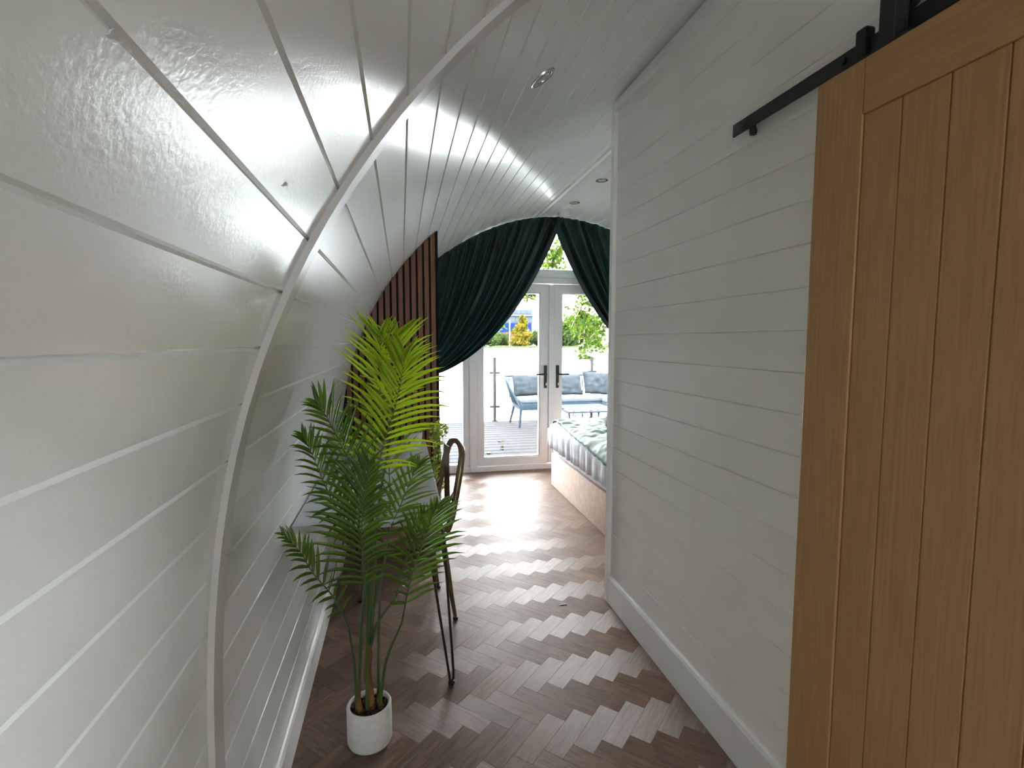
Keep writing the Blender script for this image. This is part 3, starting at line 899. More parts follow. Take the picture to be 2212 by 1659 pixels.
# seat 0.36 square, legs splayed, seat height 0.455
seat = []
MB().box(-0.175, 0.185, CY0 + 0.025, CY1 - 0.025, 0.437, 0.457, 0.008).build('seat', M_SEAT, ch, smooth=40)
MB().box(-0.165, 0.175, CY0 + 0.035, CY1 - 0.035, 0.395, 0.4365, 0.003).build('seat_frame', M_BRONZE, ch)
def leg(x, y, fx, fy):
    pts = [(x, y, 0.43), (x + (fx - x) * 0.35, y + (fy - y) * 0.35, 0.28), (x + (fx - x) * 0.75, y + (fy - y) * 0.75, 0.10), (fx, fy, 0.006)]
    l = MB().tube(pts, [0.019, 0.020, 0.014, 0.012], 10, flat=(1, 0.75)).build('leg', M_BRONZE, ch, smooth=60)
    MB().lathe([(0, 0), (0.013, 0), (0.014, 0.012), (0, 0.012)], (fx, fy, 0.0004), 12).build('foot_cap', M_BLACK, l, smooth=60)
leg(0.172, CY0 + 0.045, 0.228, CY0 + 0.012); leg(0.172, CY1 - 0.045, 0.228, CY1 - 0.012)
leg(-0.155, CY0 + 0.045, -0.20, CY0 + 0.012); leg(-0.155, CY1 - 0.045, -0.20, CY1 - 0.012)
# back hoop: near upright, rounded top, far upright
bk = [(0.192, CY0 + 0.03, 0.452), (0.200, CY0 + 0.027, 0.47), (0.222, CY0 + 0.03, 0.53), (0.245, CY0 + 0.035, 0.64), (0.270, CY0 + 0.045, 0.76), (0.284, CY0 + 0.06, 0.82), (0.290, CY0 + 0.09, 0.850)]
far = [(x, CY1 - (y - CY0), z) for x, y, z in bk][::-1]
mid = [(0.293, CY0 + 0.14, 0.866), (0.294, (CY0 + CY1) / 2, 0.872), (0.293, CY1 - 0.14, 0.866)]
MB().tube(bk + mid + far, [0.017] * len(bk) + [0.014] * 3 + [0.017] * len(bk), 10).build('back_hoop', M_BRONZE, ch, smooth=60)
MB().box(0.235, 0.241, (CY0 + CY1) / 2 - 0.045, (CY0 + CY1) / 2 + 0.045, 0.46, 0.855).build('back_splat', M_BRONZE, ch)
for y in (CY0 + 0.038, CY1 - 0.038):
    MB().tube([(0.248, y, 0.66), (0.215, y - 0.004, 0.615), (0.165, y - 0.006, 0.55), (0.10, y - 0.006, 0.462)], 0.0085, 8).build('side_stay', M_BRONZE, ch, smooth=60)

ch.rotation_euler.z = R(10)
ch.location.x -= 0.015

# ------------------------------------------------------------------ potted palm
PCX, PCY, PR, PH = -0.132, 1.775, 0.076, 0.142
palm = thing('potted_palm', (PCX, PCY, 0), 'tall green palm with feathery fronds in a round white pot', 'plant')
MB().lathe([(0, 0), (PR - 0.012, 0), (PR - 0.004, 0.004), (PR, 0.014), (PR, PH - 0.006), (PR - 0.003, PH - 0.001), (PR - 0.006, PH), (PR - 0.011, PH - 0.003), (PR - 0.012, PH - 0.03), (0, PH - 0.031)],
           (PCX, PCY, 0.0006), 48).build('pot', M_POT, palm, smooth=45)
mb = MB()
rows = []
for i in range(13):
    rr = (PR - 0.013) * i / 12
    rows.append([(PCX + rr * cos(2 * pi * k / 40), PCY + rr * sin(2 * pi * k / 40), PH - 0.020 + 0.010 * noise.noise(Vector((rr * 70 * cos(2 * pi * k / 40), rr * 70 * sin(2 * pi * k / 40), 2)))) for k in range(41)])
soil = MB().grid(rows).build('soil', M_SOIL, palm, smooth=180)
chip = MB()
for i in range(90):
    a, rr = random.uniform(0, 2 * pi), (PR - 0.016) * sqrt(random.random())
    c = Vector((PCX + rr * cos(a), PCY + rr * sin(a), PH - 0.014 + random.uniform(-0.003, 0.004)))
    q = Matrix.Rotation(random.uniform(0, 6), 3, Vector((random.uniform(-1, 1), random.uniform(-1, 1), 1)).normalized())
    s = (random.uniform(0.004, 0.009), random.uniform(0.002, 0.005), random.uniform(0.0015, 0.003))
    chip.add([c + q @ Vector((x * s[0], y * s[1], z * s[2])) for z in (-1, 1) for y in (-1, 1) for x in (-1, 1)],
             [(0, 2, 3, 1), (4, 5, 7, 6), (0, 1, 5, 4), (2, 6, 7, 3), (0, 4, 6, 2), (1, 3, 7, 5)])
cb_ = chip.build('bark_chips', mat('bark_chip', (0.09, 0.045, 0.03), 0.9, var=0.5, vscale=50), soil); cb_['kind'] = 'stuff'

def catmull(P, n):
    P = [Vector(p) for p in P]
    P = [P[0] * 2 - P[1]] + P + [P[-1] * 2 - P[-2]]
    out = []
    m = len(P) - 3
    for i in range(n + 1):
        f = i / n * m
        k = min(int(f), m - 1); t = f - k
        a, b, c, d = P[k:k + 4]
        out.append(0.5 * ((2 * b) + (c - a) * t + (2 * a - 5 * b + 4 * c - d) * t * t + (3 * b - a - 3 * c + d) * t ** 3))
    return out

def leaflet(base, d, nrm, L, w, droop, rnd, mb=None):
    """lance-shaped folded leaflet; d direction, nrm approximate leaf normal"""
    d = d.normalized()
    side = d.cross(nrm).normalized()
    nn = side.cross(d).normalized()
    rows = []
    n = 5
    p = base.copy(); dd = d.copy()
    prof_w = (0.35, 0.80, 0.95, 0.85, 0.55, 0.03)
    curl = rnd.uniform(-0.25, 0.25)
    for i in range(n + 1):
        f = i / n
        ww = w * prof_w[i]
        s2 = side
        rows.append([p - s2 * ww + nn * ww * 0.85, p.copy(), p + s2 * ww + nn * ww * 0.85])
        step = L / n
        dd = (dd + Vector((0, 0, -droop * (0.25 + 1.25 * f * f))) * 0.36 + side * curl * 0.05).normalized()
        p = p + dd * step
    mb2 = mb or MB()
    mb2.grid(rows)
    return mb2

FRONDS = []   # (midrib points base->tip, left length, right length, count per side, droop, face direction)
def frond(points, Ll, Lr, n, droop, stem_from, seed, individual=True, w=0.0058, face=(0, -1, 0.15), a0=78, a1=22, start=0.12, rib_r=0.0032, lm_=None):
    rnd = random.Random(seed)
    mid = catmull(points, 24)
    if stem_from is not None:
        s = Vector(stem_from)
        b0 = mid[0]
        t = (mid[1] - mid[0]).normalized()
        hgt = (b0 - s).length
        stem = catmull([s, s.lerp(b0, 0.5) + Vector((0, 0, 0.05 * hgt)) - Vector((b0.x - s.x, b0.y - s.y, 0)) * 0.16, b0], 14)
        path = stem[:-1] + mid
        rr = [0.0062 - 0.003 * i / len(stem) for i in range(len(stem) - 1)] + [rib_r * (1 - 0.75 * i / 24) for i in range(25)]
    else:
        path = mid; rr = [rib_r * (1 - 0.75 * i / 24) for i in range(25)]
    fo = MB().tube(path, rr, 7).build('frond', M_STEM, palm, smooth=60)
    N = Vector(face).normalized()
    joined = MB()
    for i in range(n):
        f = start + (1 - start) * i / (n - 1)
        k = f * 24
        i0 = min(int(k), 23)
        p = mid[i0].lerp(mid[i0 + 1], k - i0)
        t = (mid[min(i0 + 1, 24)] - mid[max(i0 - 1, 0)]).normalized()
        S = t.cross(N).normalized()           # to the right when seen from the face side
        for sg, LL in ((1, Lr), (-1, Ll)):
            if LL <= 0: continue
            env = (0.55 + 0.45 * min(1, f / 0.35)) * (1 - 0.62 * max(0, (f - 0.45) / 0.55) ** 1.4)
            L = LL * env * rnd.uniform(0.88, 1.1)
            al = R(a0 + (a1 - a0) * f ** 0.9 + rnd.uniform(-5, 5))
            dirn = t * cos(al) + S * sg * sin(al) + N * rnd.uniform(0.02, 0.22)
            lm = leaflet(p + N * 0.001, dirn, N, L, w * 1.16 * (0.7 + 0.3 * env) * rnd.uniform(0.85, 1.1), droop * rnd.uniform(0.6, 1.3), rnd, joined if not individual else None)
            if individual:
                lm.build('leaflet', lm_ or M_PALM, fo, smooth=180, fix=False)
    if not individual:
        j = joined.build('leaflets', M_PALM, fo, smooth=180, fix=False); j['kind'] = 'stuff'
    return fo
import numpy as np
# world points of the palm skeleton, measured in metres (x, y, z)
_f, _cx, _cy, _h = 1120.0, 1106.0, 829.5, 1.40
_p_, _yw = R(4.8229), R(12.0044)
def spot(px, py, Y):
    """metre position at depth Y for a bearing given in photo units (used only to read off sizes)"""
    x, y = (px - _cx) / _f, -(py - _cy) / _f
    fwd = cos(_p_) + sin(_p_) * y
    z = -sin(_p_) + cos(_p_) * y
    X = x * cos(_yw) + fwd * sin(_yw)
    Yd = -x * sin(_yw) + fwd * cos(_yw)
    k = Y / Yd
    return Vector((X * k, Y, _h + z * k))
soilz = PH - 0.012
def st(dx, dy): return (PCX + dx, PCY + dy, soilz)
S = lambda *a: [spot(*q) for q in a]
frond(S((808, 1050, 1.80), (826, 970, 1.80), (852, 885, 1.78), (868, 815, 1.765), (874, 765, 1.75)), 0.225, 0.205, 24, 0.60, st(0.00, 0.005), 11, w=0.0058, a0=68, lm_=M_PALM_LIT)
frond(S((793, 1300, 1.70), (784, 1220, 1.67), (781, 1140, 1.65), (786, 1075, 1.65), (796, 1005, 1.66)), 0.205, 0.13, 24, 0.75, st(-0.005, -0.02), 12, w=0.0066, a0=72, face=(0, -0.75, 0.65))
frond(S((812, 945, 1.88), (819, 865, 1.87), (823, 800, 1.86), (822, 745, 1.85), (820, 722, 1.85)), 0.195, 0.16, 17, 0.35, (PCX - 0.003, PCY + 0.001, 0.33), 13, w=0.0047, a0=68, lm_=M_PALM_LIT)
frond(S((848, 915, 1.90), (852, 845, 1.89), (855, 785, 1.88), (855, 740, 1.87), (860, 718, 1.86)), 0.15, 0.185, 16, 0.45, (PCX + 0.003, PCY + 0.002, 0.33), 14, w=0.0047, a0=66, lm_=M_PALM_LIT)
frond(S((868, 1345, 1.73), (885, 1260, 1.71), (908, 1190, 1.71), (928, 1130, 1.71), (942, 1095, 1.72)), 0.11, 0.165, 18, 0.45, st(0.035, -0.01), 15, w=0.0058, face=(0.45, -0.7, 0.6))
frond(S((800, 1180, 1.74), (745, 1130, 1.70), (705, 1055, 1.67), (676, 985, 1.66), (655, 945, 1.66)), 0.105, 0.12, 19, 0.6, st(-0.035, -0.01), 16, w=0.0054, face=(0.2, -0.6, 0.8))
frond(S((752, 1350, 1.70), (720, 1290, 1.66), (676, 1238, 1.62), (648, 1192, 1.60), (614, 1157, 1.595)), 0.075, 0.10, 15, 0.6, st(-0.038, -0.015), 17, w=0.0050, face=(0.1, -0.7, 0.7), a0=60)
frond(S((822, 1260, 1.86), (842, 1150, 1.88), (866, 1090, 1.90), (890, 1032, 1.92), (904, 1004, 1.93)), 0.12, 0.155, 16, 0.30, st(0.03, 0.02), 18, w=0.0058, face=(0, -0.55, 0.85))
frond(S((805, 1130, 1.74), (775, 1045, 1.72), (738, 965, 1.70), (705, 900, 1.69), (684, 872, 1.69)), 0.115, 0.16, 18, 0.45, (PCX - 0.002, PCY - 0.003, 0.33), 19, individual=False, w=0.0056, face=(0.2, -0.7, 0.6))
frond(S((835, 1200, 1.95), (842, 1100, 1.97), (840, 1000, 1.98), (832, 920, 1.98), (828, 860, 1.98)), 0.18, 0.18, 18, 0.40, (PCX + 0.003, PCY, 0.33), 20, individual=False, w=0.0058, face=(0, -0.8, 0.6))
frond(S((800, 1230, 1.90), (770, 1130, 1.94), (752, 1050, 1.96), (745, 980, 1.97), (745, 930, 1.97)), 0.15, 0.15, 17, 0.45, (PCX, PCY + 0.003, 0.33), 21, individual=False, w=0.0056, face=(-0.2, -0.7, 0.7))
frond(S((855, 1290, 1.80), (880, 1200, 1.80), (900, 1150, 1.80), (915, 1110, 1.80)), 0.12, 0.13, 14, 0.5, (PCX + 0.004, PCY - 0.003, 0.33), 22, individual=False, w=0.0054, face=(0.3, -0.7, 0.6))
# fibre covered trunks rising from the soil
for (dx, dy, h, r0, r1) in ((0.001, -0.001, 0.235, 0.0150, 0.0120), (-0.035, -0.014, 0.105, 0.0130, 0.0065), (0.036, -0.006, 0.060, 0.0105, 0.006)):
    path = [(PCX + dx + 0.003 * sin(i), PCY + dy, soilz - 0.012 + h * i / 8) for i in range(9)]
    rr = [r0 + (r1 - r0) * i / 8 + 0.0016 * sin(i * 2.1) for i in range(8)] + [r1 * 0.45]
    MB().tube(path, rr, 10).build('trunk', M_BARK, palm, smooth=60)

# ------------------------------------------------------------------ trailing plant on the far end of the desk
tp = thing('trailing_plant', (0.06, 3.12, TZ), 'small trailing green plant spilling off the far end of the desk', 'plant')
MB().lathe([(0, 0), (0.042, 0), (0.055, 0.10), (0.058, 0.104), (0.050, 0.104), (0.047, 0.085), (0, 0.085)], (0.06, 3.12, TZ + 0.0006), 28).build('pot', M_POT, tp, smooth=40)
rnd = random.Random(3)
stems = MB(); lv = MB()
for i in range(26):
    a = rnd.uniform(-0.9, 0.9)
    drop = rnd.uniform(0.08, 0.34)
    reach = rnd.uniform(0.12, 0.19)
    p0 = Vector((0.06, 3.12, TZ + 0.095))
    if i < 7: drop = -rnd.uniform(0.0, 0.06)
    pts = catmull([p0, p0 + Vector((reach * 0.55 * cos(a), reach * 0.7 * sin(a), 0.045)), p0 + Vector((reach * cos(a), reach * sin(a), -0.01)),
                   p0 + Vector((reach * 1.08 * cos(a), reach * 1.1 * sin(a), -0.10 - drop * 0.5 if drop > 0 else 0.03)), p0 + Vector((reach * (1.05 + rnd.uniform(-0.1, 0.25)) * cos(a), reach * 1.1 * sin(a), -0.10 - drop if drop > 0 else 0.06))], 14)
    pts = [Vector((max(p.x, 0.155), p.y, p.z)) if p.z < TZ + 0.01 else p for p in pts]
    stems.tube(pts, 0.0012, 5)
    for p in pts[2:]:
        for s in range(2):
            d = Vector((rnd.uniform(-1, 1), rnd.uniform(-1, 1), rnd.uniform(-0.8, 0.5))).normalized()
            s1 = d.orthogonal().normalized()
            L = rnd.uniform(0.012, 0.024)
            q = p + d * L * 0.3
            lv.add([p, q + s1 * L * 0.42, p + d * L, q - s1 * L * 0.42], [(0, 1, 2, 3)])
tag(stems.build('stems', M_STEM, tp), 'thin trailing stems', kind='stuff')
o = lv.build('leaves', M_VINE, tp, fix=False); o['kind'] = 'stuff'

# ------------------------------------------------------------------ ceiling fittings
def on_arch(s): 
    t = t_of_s(s); x, z = prof(t); x2, z2 = prof(t, -1.0)
    return Vector((x, 0, z)), Vector((x2 - x, 0, z2 - z)).normalized()
def downlight(s, y, label):
    c, nrm = on_arch(s); c.y = y
    d = thing('downlight', c, label, 'downlight', 'recessed ceiling downlights')
    ring = [(0.034, -0.001), (0.0345, 0.005), (0.042, 0.008), (0.049, 0.005), (0.050, -0.001)]
    mb = MB()
    q = Vector((0, 0, 1)).rotation_difference(nrm)
    seg = 36
    vs = [c + q @ Vector((r * cos(2 * pi * k / seg), r * sin(2 * pi * k / seg), z)) for r, z in ring for k in range(seg)]
    fs = [(i * seg + k, i * seg + (k + 1) % seg, (i + 1) * seg + (k + 1) % seg, (i + 1) * seg + k) for i in range(len(ring) - 1) for k in range(seg)]
    mb.add(vs, fs); mb.build('bezel', M_CHROME, d, smooth=50)
    MB().lathe([(0, -0.004), (0.0345, -0.004), (0.0345, 0.0015), (0.024, 0.003), (0.022, 0.001), (0, 0.001)], c, 30, nrm).build('lens', M_LENS, d, smooth=40)
downlight(2.6237, 1.826, 'chrome ringed downlight in the near boarded ceiling')
downlight(3.795, 4.03, 'chrome ringed downlight beside the partition edge, nearer than the smoke alarm')
downlight(3.8028, 4.72, 'small downlight just above the round smoke alarm')
c, nrm = on_arch(3.8028); c.y = 5.03
sa = thing('smoke_alarm', c, 'round white smoke alarm on the ceiling near the curtains', 'smoke alarm')
MB().lathe([(0, 0), (0.056, 0.0), (0.058, 0.004), (0.058, 0.014), (0, 0.014)], c, 36, nrm).build('base', M_WHITEPL, sa, smooth=40)
MB().lathe([(0, 0.0141), (0.052, 0.0141), (0.053, 0.040), (0.047, 0.052), (0, 0.055)], c, 36, nrm).build('cover', M_WHITEPL, sa, smooth=40)
# stray splinter on the floor
tag(MB().box(0.795, 0.835, 2.528, 2.533, 0.0003, 0.003).build('dark_splinter', M_BLACK), 'small dark splinter lying on the herringbone floor', 'debris')

# ------------------------------------------------------------------ terrace
ZD = -0.05
deck = thing('deck', (2.5, 7.3, ZD - 0.06), 'grey composite decking outside the French doors', 'deck')
MB().box(-3, 8, Y_END + 0.07, 9.24, ZD - 0.12, ZD - 0.026).build('joists', M_BLACK, deck)
y = Y_END + 0.115
dm = None
while y + 0.18 < 9.26:
    if dm is None:
        ob = MB().box(-3, 8, y, y + 0.176, ZD - 0.025, ZD, 0.004).build('deck_board', M_DECK, deck)
        dm = ob.data; dz = ob.location.copy()
    else:
        ob = bpy.data.objects.new('deck_board', dm); COL.objects.link(ob)
        ob.parent = deck; ob.location = dz
        ob.location.y = y + 0.088 - 7.3
    y += 0.190
bal = thing('glass_balustrade', (1.62, 9.12, ZD), 'clear glass balustrade on steel posts at the deck edge', 'balustrade')
PXS = [-2.06, -0.22, 1.622, 3.46, 5.30]
for i, x in enumerate(PXS):
    p = MB().tube([(x, 9.12, ZD), (x, 9.12, 1.095)], 0.027, 12).build('post', M_STEEL, bal, smooth=50)
    MB().lathe([(0, 0), (0.05, 0), (0.05, 0.012), (0, 0.012)], (x, 9.12, ZD + 0.0005), 20).build('base_flange', M_STEEL, p, smooth=40)
    for z in (0.21, 0.82):
        MB().tube([(x - 0.09, 9.12, z), (x + 0.09, 9.12, z)], 0.020, 10).build('glass_clamp', M_STEEL, p, smooth=50)
    if i < len(PXS) - 1:
        MB().box(x + 0.055, PXS[i + 1] - 0.055, 9.115, 9.125, ZD + 0.08, 1.05).build('glass_panel', M_GLASS, bal)

# outdoor corner sofa
sf = thing('outdoor_sofa', (3.0, 8.6, ZD), 'blue grey rope outdoor corner sofa on the deck', 'sofa')
def sleg(x0, y0, z0, x1, y1):
    MB().tube([(x0, y0, z0), (x1, y1, ZD + 0.001)], [0.026, 0.018], 8).build('leg', M_ROPE, sf, smooth=50)
sleg(1.925, 8.32, 0.27, 1.89, 8.30); sleg(1.925, 8.86, 0.27, 1.855, 8.90); sleg(4.1, 8.86, 0.27, 4.15, 8.90); sleg(3.35, 7.05, 0.27, 3.32, 7.0); sleg(4.1, 7.05, 0.27, 4.15, 7.0)
MB().box(1.90, 4.15, 8.26, 8.94, 0.24, 0.365, 0.02).build('seat_platform', M_ROPE, sf, smooth=40)
MB().box(3.30, 4.15, 6.98, 8.255, 0.24, 0.365, 0.02).build('seat_platform', M_ROPE, sf, smooth=40)
MB().box(1.92, 4.12, 8.26, 8.82, 0.366, 0.445, 0.025).build('seat_pad', M_PAD, sf, smooth=40)
MB().box(3.31, 4.12, 6.99, 8.255, 0.366, 0.445, 0.025).build('seat_pad', M_PAD, sf, smooth=40)
MB().tube([(1.90, 8.28, 0.30), (1.80, 8.40, 0.52), (1.76, 8.62, 0.68), (1.76, 8.92, 0.76), (1.80, 9.0, 0.765)], 0.016, 8).build('arm_rail', M_ROPE, sf, smooth=60)
MB().tube([(1.80, 9.0, 0.765), (3.0, 9.0, 0.765), (4.2, 9.0, 0.765)], 0.016, 8).build('back_rail', M_ROPE, sf, smooth=60)
arm = catmull([(1.90, 8.28, 0.30), (1.80, 8.40, 0.52), (1.76, 8.62, 0.68), (1.76, 8.92, 0.76)], 7)
for i, p in enumerate(arm[1:]):
    MB().tube([p, (1.905, 8.30 + 0.62 * (i + 1) / 7, 0.30)], 0.009, 6).build('rope', M_ROPE, sf, smooth=60)
for i in range(14):
    xx = 1.86 + i * 0.17
    MB().tube([(xx, 9.0, 0.765), (xx, 8.93, 0.30)], 0.009, 6).build('rope', M_ROPE, sf, smooth=60)
def pillow(name, m, x0, x1, yc, z0, z1, th, lean, label, seed, tilt=0.0, grp=None):
    rows = []
    n = 18
    mb = MB()
    for side in (-1, 1):
        rows = []
        for i in range(n + 1):
            row = []
            for j in range(n + 1):
                u, v = i / n * 2 - 1, j / n * 2 - 1
                b = ((1 - u ** 4) * (1 - v ** 4)) ** 0.45 if abs(u) < 1 and abs(v) < 1 else 0
                pinch = 1 - 0.06 * (1 - abs(u)) * abs(v) ** 2
                x = (x0 + x1) / 2 + u * (x1 - x0) / 2 * (1 - 0.04 * (1 - v * v))
                z = (z0 + z1) / 2 + v * (z1 - z0) / 2 * pinch
                w = noise.noise(Vector((u * 2.5 + seed, v * 3, seed))) * 0.02 * b
                yy = yc + side * th * b + w + lean * (v + 1) / 2
                zz = z + tilt * u * 0.04
                row.append((x, yy, zz))
            rows.append(row)
        mb.grid(rows)
    return tag(mb.build(name, m, smooth=180, fix=False), label, 'cushion', grp)
pillow('outdoor_cushion', M_CUSH, 1.86, 2.66, 8.64, 0.447, 0.80, 0.085, 0.16, 'wide grey back cushion at the left end of the outdoor sofa', 1, 0.15)
pillow('outdoor_cushion', M_CUSH, 2.67, 3.12, 8.66, 0.447, 0.79, 0.085, 0.15, 'grey back cushion in the middle of the outdoor sofa', 4)
pillow('outdoor_cushion', M_CUSH, 3.15, 3.66, 8.64, 0.447, 0.83, 0.09, 0.16, 'crumpled grey cushion at the corner of the outdoor sofa', 8, -0.5)
pillow('outdoor_cushion', M_PAD, 3.68, 4.08, 8.52, 0.447, 0.76, 0.08, 0.14, 'pale cushion leaning in the sofa corner nearest the partition', 12, 0.3)
ct = thing('coffee_table', (2.85, 7.75, ZD), 'low outdoor coffee table with a glass top and rope frame', 'table')
MB().box(2.45, 3.22, 7.36, 8.12, 0.335, 0.345).build('glass_top', M_GLASS_T, ct)
MB().tube([(2.43, 7.34, 0.322), (3.24, 7.34, 0.322), (3.24, 8.14, 0.322), (2.43, 8.14, 0.322)], 0.015, 8, closed=True).build('frame', M_ROPE, ct)
for x, yy in ((2.43, 7.34), (3.24, 7.34), (3.24, 8.14), (2.43, 8.14)):
    MB().tube([(x, yy, 0.32), (2.835 + (x - 2.835) * 0.82, 7.74 + (yy - 7.74) * 0.82, ZD + 0.001)], [0.017, 0.012], 8).build('leg', M_ROPE, ct, smooth=50)
for i in range(6):
    x = 2.5 + i * 0.135
    MB().tube([(x, 7.34, 0.31), (x + 0.03, 7.40, ZD + 0.13)], 0.008, 6).build('rope', M_ROPE, ct)
    MB().tube([(x, 8.14, 0.31), (x + 0.03, 8.08, ZD + 0.13)], 0.008, 6).build('rope', M_ROPE, ct)
MB().tube([(2.48, 7.40, ZD + 0.13), (3.19, 7.40, ZD + 0.13), (3.19, 8.08, ZD + 0.13), (2.48, 8.08, ZD + 0.13)], 0.010, 8, closed=True).build('lower_frame', M_ROPE, ct)
# fallen leaves on the deck
for i, (x, yy, a, s, lab) in enumerate(((1.36, 7.18, 0.3, 0.055, 'curled dry leaf lying on the deck, farthest of the little group'), (1.32, 6.85, 1.2, 0.06, 'olive dry leaf lying in the middle of the deck'),
                                (1.28, 6.66, 2.0, 0.05, 'small dark dry leaf lying on the deck'), (1.08, 6.46, 0.7, 0.07, 'pale dry leaf lying on the deck toward the sidelight'),
                                (1.62, 6.12, 0.1, 0.07, 'dry leaf on the deck close to the door bottom'))):
    rows = []
    for k in range(6):
        f = k / 5; w = s * 0.42 * sin(pi * min(0.98, max(0.03, f))) 
        rows.append([(x + cos(a) * (f - 0.5) * s * 1.6 + sin(a) * w * q, yy + sin(a) * (f - 0.5) * s * 1.6 - cos(a) * w * q, ZD + 0.002 + 0.010 * q * q + 0.008 * (f - 0.5) ** 2 * 4) for q in (-1, 0, 1)])
    tag(MB().grid(rows).build('fallen_leaf', M_DRYLEAF, smooth=180, fix=False), lab, 'leaf', 'fallen leaves on the deck')

# ------------------------------------------------------------------ lake, far bank and buildings
struct(MB().box(-500, 600, 9.3, 134, -0.62, -0.6).build('lake', M_WATER), 'bright lake water beyond the deck', 'water')
struct(MB().box(-500, 600, 134, 420, -0.7, -0.15).build('far_bank', M_BANK), 'grassy far bank of the lake', 'bank')
def bush_mesh(name, lumps, nleaf, size, m, seed):
    rnd = random.Random(seed)
    mb = MB()
    for i in range(nleaf):
        c, r = rnd.choice(lumps)
        d = Vector((rnd.gauss(0, 1), rnd.gauss(0, 1), rnd.gauss(0, 1))).normalized()
        p = Vector(c) + Vector((d.x * r[0], d.y * r[1], d.z * r[2])) * rnd.uniform(0.75, 1.05)
        if p.z < 0: p.z = abs(p.z) * 0.3
        nrm = (d + Vector((rnd.uniform(-1, 1), rnd.uniform(-1, 1), rnd.uniform(-0.6, 1)))).normalized()
        a = nrm.orthogonal().normalized(); b = nrm.cross(a)
        s = size * rnd.uniform(0.6, 1.3)
        mb.add([p - a * s, p - b * s * 0.6, p + a * s, p + b * s * 0.6], [(0, 1, 2, 3)])
    return mb
def core(lumps):
    mb = MB()
    for c, r in lumps:
        bm = bmesh.new(); bmesh.ops.create_icosphere(bm, subdivisions=2, radius=1.0)
        for v in bm.verts:
            k = 0.70 + 0.25 * noise.noise(v.co * 2.0 + Vector(c))
            v.co = Vector((c[0] + v.co.x * r[0] * k, c[1] + v.co.y * r[1] * k, max(0, c[2] + v.co.z * r[2] * k)))
        mb.bm(bm); bm.free()
    return mb
def bush(x, y, wdt, hgt, m, seed, label, cat='bush', name='lakeside_bush', conical=False, grp='bushes on the far bank'):
    rnd = random.Random(seed)
    lumps = []
    if conical:
        for i in range(7):
            f = i / 6
            lumps.append(((rnd.uniform(-0.22, 0.22) * wdt * (1 - 0.8 * f), rnd.uniform(-0.1, 0.1) * wdt, hgt * (0.12 + 0.76 * f)), (wdt * 0.5 * (1 - 0.72 * f), wdt * 0.4 * (1 - 0.7 * f), hgt * 0.14)))
    else:
        for i in range(8):
            a = rnd.uniform(-0.5, 0.5)
            hh = hgt * (0.5 + 0.5 * rnd.random()) * (1 - 1.1 * a * a)
            lumps.append(((a * wdt * 0.8, rnd.uniform(-0.2, 0.2) * wdt, hh * 0.5), (wdt * rnd.uniform(0.18, 0.28), wdt * 0.25, hh * 0.5)))
    t = thing(name, (x, y, -0.15), label, cat, grp)
    off = Vector((x, y, -0.15))
    a = core(lumps); a.v = [Vector(v) + off for v in a.v]
    a.build('crown', m, t, smooth=180)
    b = bush_mesh('leaves', lumps, 1500, hgt * 0.060, m, seed + 50); b.v = [Vector(v) + off for v in b.v]
    o = b.build('leaves', m, t, fix=False); o['kind'] = 'stuff'
bush(21.5, 137, 10.0, 7.2, M_BUSH, 1, 'rounded green bush on the far bank at the left of the glazed door')
bush(27.6, 147, 6.0, 4.6, M_BUSH, 2, 'low green bush on the far bank left of the golden conifer')
bush(31.6, 136, 6.0, 8.0, M_BUSHY, 3, 'golden yellow conifer on the far bank before the blue building', 'tree', 'golden_conifer', True, None)
bush(36.6, 147, 8.0, 6.8, M_BUSH, 4, 'green bush on the far bank right of the golden conifer')
bush(44.0, 137, 9.0, 9.5, M_BUSH, 5, 'taller green bush on the far bank behind the hanging branch')
bush(53.0, 148, 12.0, 12.0, M_BUSH, 6, 'tallest dark bush on the far bank behind the hanging branch')
tag(MB().prism([(27.0, -0.15), (36.5, -0.15), (36.0, 3.2), (31.5, 3.9), (27.5, 3.5)], 'y', 151, 152).build('terracotta_wall', M_BRICKR), 'terracotta wall behind the far bank bushes', 'wall')
tag(MB().box(41.0, 48.5, 152, 153, -0.15, 3.6, 0.1).build('terracotta_wall', M_BRICKR), 'terracotta wall glimpsed behind the hanging branch', 'wall')
bl = thing('lakeside_building', (35, 160, -0.15), 'blue and white modern building across the lake', 'building')
MB().box(29.5, 39.5, 156, 164, -0.15, 6.6).build('lower_wall', M_BLUE, bl)
MB().box(30.5, 40.0, 157, 164, 6.65, 11.0).build('upper_wall', M_FACADE, bl)
MB().box(29.8, 40.2, 156.4, 164, 8.8, 9.2).build('cornice', M_FACADE, bl)
for i in range(5):
    w = MB().box(31.0 + i * 1.75, 32.5 + i * 1.75, 156.85, 157.05, 6.9, 8.6).build('window', M_FWIN, bl)
for i in range(5):
    w = MB().box(31.0 + i * 1.75, 32.5 + i * 1.75, 156.85, 157.05, 9.5, 10.6).build('window', M_FWIN, bl)
MB().box(35.8, 39.0, 155.9, 156.05, 1.8, 5.0).build('sign_panel', M_SIGN, bl)
MB().box(36.4, 37.4, 155.8, 155.89, 3.0, 4.2).build('sign_emblem', M_POLE, bl)
MB().box(37.8, 38.4, 155.8, 155.89, 3.4, 4.6).build('sign_emblem', M_POLE, bl)
tag(MB().tube([(29.6, 142.4, -0.15), (29.6, 142.4, 7.0)], 0.16, 8).build('flag_pole', M_POLE), 'slim white pole beside the blue building', 'pole')

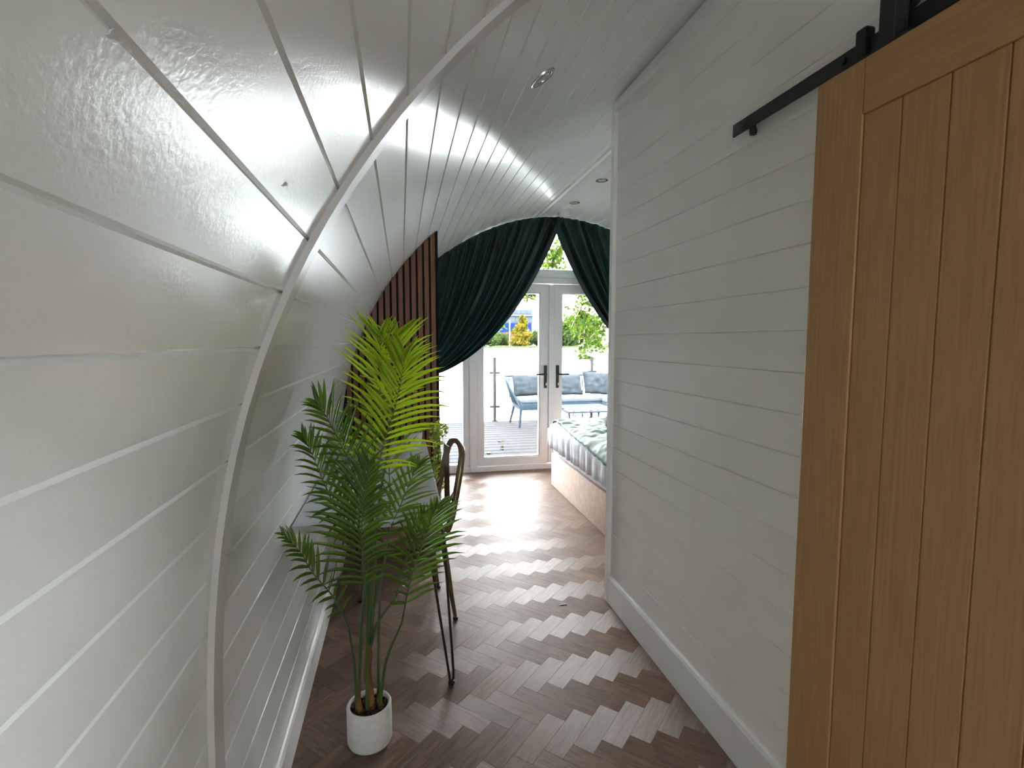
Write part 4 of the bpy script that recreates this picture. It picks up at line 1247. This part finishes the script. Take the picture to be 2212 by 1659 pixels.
# ------------------------------------------------------------------ tree with hanging branches beside the terrace
tree = thing('overhanging_tree', (7.6, 11.6, -0.7), 'leafy green tree hanging its branches over the terrace', 'tree')
trunk = catmull([(7.6, 11.6, -0.7), (7.5, 11.6, 1.5), (7.2, 11.5, 3.2), (6.6, 11.4, 4.6)], 14)
MB().tube(trunk, [0.20 - 0.006 * i for i in range(15)], 10).build('trunk', M_TRUNK, tree, smooth=60)
rnd = random.Random(21)
limbs = [
    [(7.2, 11.5, 3.2), (5.6, 11.2, 3.7), (4.5, 11.0, 3.0), (4.0, 10.9, 2.0), (3.92, 10.85, 1.05)],
    [(7.2, 11.5, 3.2), (5.8, 11.0, 3.2), (4.9, 10.8, 2.6), (4.4, 10.8, 1.9), (4.2, 10.8, 1.35)],
    [(6.6, 11.4, 4.6), (5.4, 11.2, 4.4), (4.6, 11.0, 3.6), (4.1, 10.9, 2.6), (3.65, 10.9, 1.70)],
    [(6.6, 11.4, 4.6), (4.8, 11.0, 4.5), (3.9, 10.8, 4.0), (3.4, 10.8, 3.5), (3.1, 10.8, 3.0)],
    [(6.6, 11.4, 4.6), (4.4, 11.2, 4.3), (3.4, 11.0, 3.4), (2.9, 10.9, 2.6), (2.6, 10.9, 2.30)],
    [(6.6, 11.4, 4.6), (4.2, 11.4, 4.8), (2.8, 11.2, 3.8), (2.2, 11.0, 2.6), (2.02, 10.9, 1.75)],
]
dens = (1.5, 1.3, 1.2, 1.8, 0.9, 1.0)
spread = (0.40, 0.38, 0.42, 0.42, 0.26, 0.20)
lv = MB()
for limb, dn, spd in zip(limbs, dens, spread):
    pts = catmull(limb, 30)
    br = MB().tube(pts, [0.045 - 0.0013 * i for i in range(31)], 7).build('branch', M_TRUNK, tree, smooth=60)
    tw = MB()
    for i in range(9, 31):
        for k in range(3):
            d = Vector((rnd.uniform(-1, 1), rnd.uniform(-1, 1), rnd.uniform(-1.0, 0.5))).normalized() * rnd.uniform(0.3, 1.0) * spd
            p = pts[i]
            q = catmull([p, p + d * 0.5 + Vector((0, 0, 0.03)), p + d], 5)
            tw.tube(q, 0.004, 4)
            nl = int(rnd.uniform(6, 14) * dn)
            for m in range(nl):
                b = q[rnd.randrange(1, 6)]
                ld = Vector((rnd.uniform(-1, 1), rnd.uniform(-1, 1), rnd.uniform(-1.1, 0.4))).normalized()
                s1 = ld.cross(Vector((rnd.uniform(-1, 1), rnd.uniform(-1, 1), rnd.uniform(-1, 1)))).normalized()
                L = rnd.uniform(0.05, 0.10)
                b = b + ld * 0.02
                lv.add([b, b + ld * L * 0.35 + s1 * L * 0.40, b + ld * L * 0.75 + s1 * L * 0.30, b + ld * L, b + ld * L * 0.75 - s1 * L * 0.30, b + ld * L * 0.35 - s1 * L * 0.40],
                       [(0, 1, 2, 3), (0, 3, 4, 5)])
    t2 = tw.build('twigs', M_TRUNK, br); t2['kind'] = 'stuff'
o = lv.build('foliage', M_TREE, tree, fix=False); o['kind'] = 'stuff'
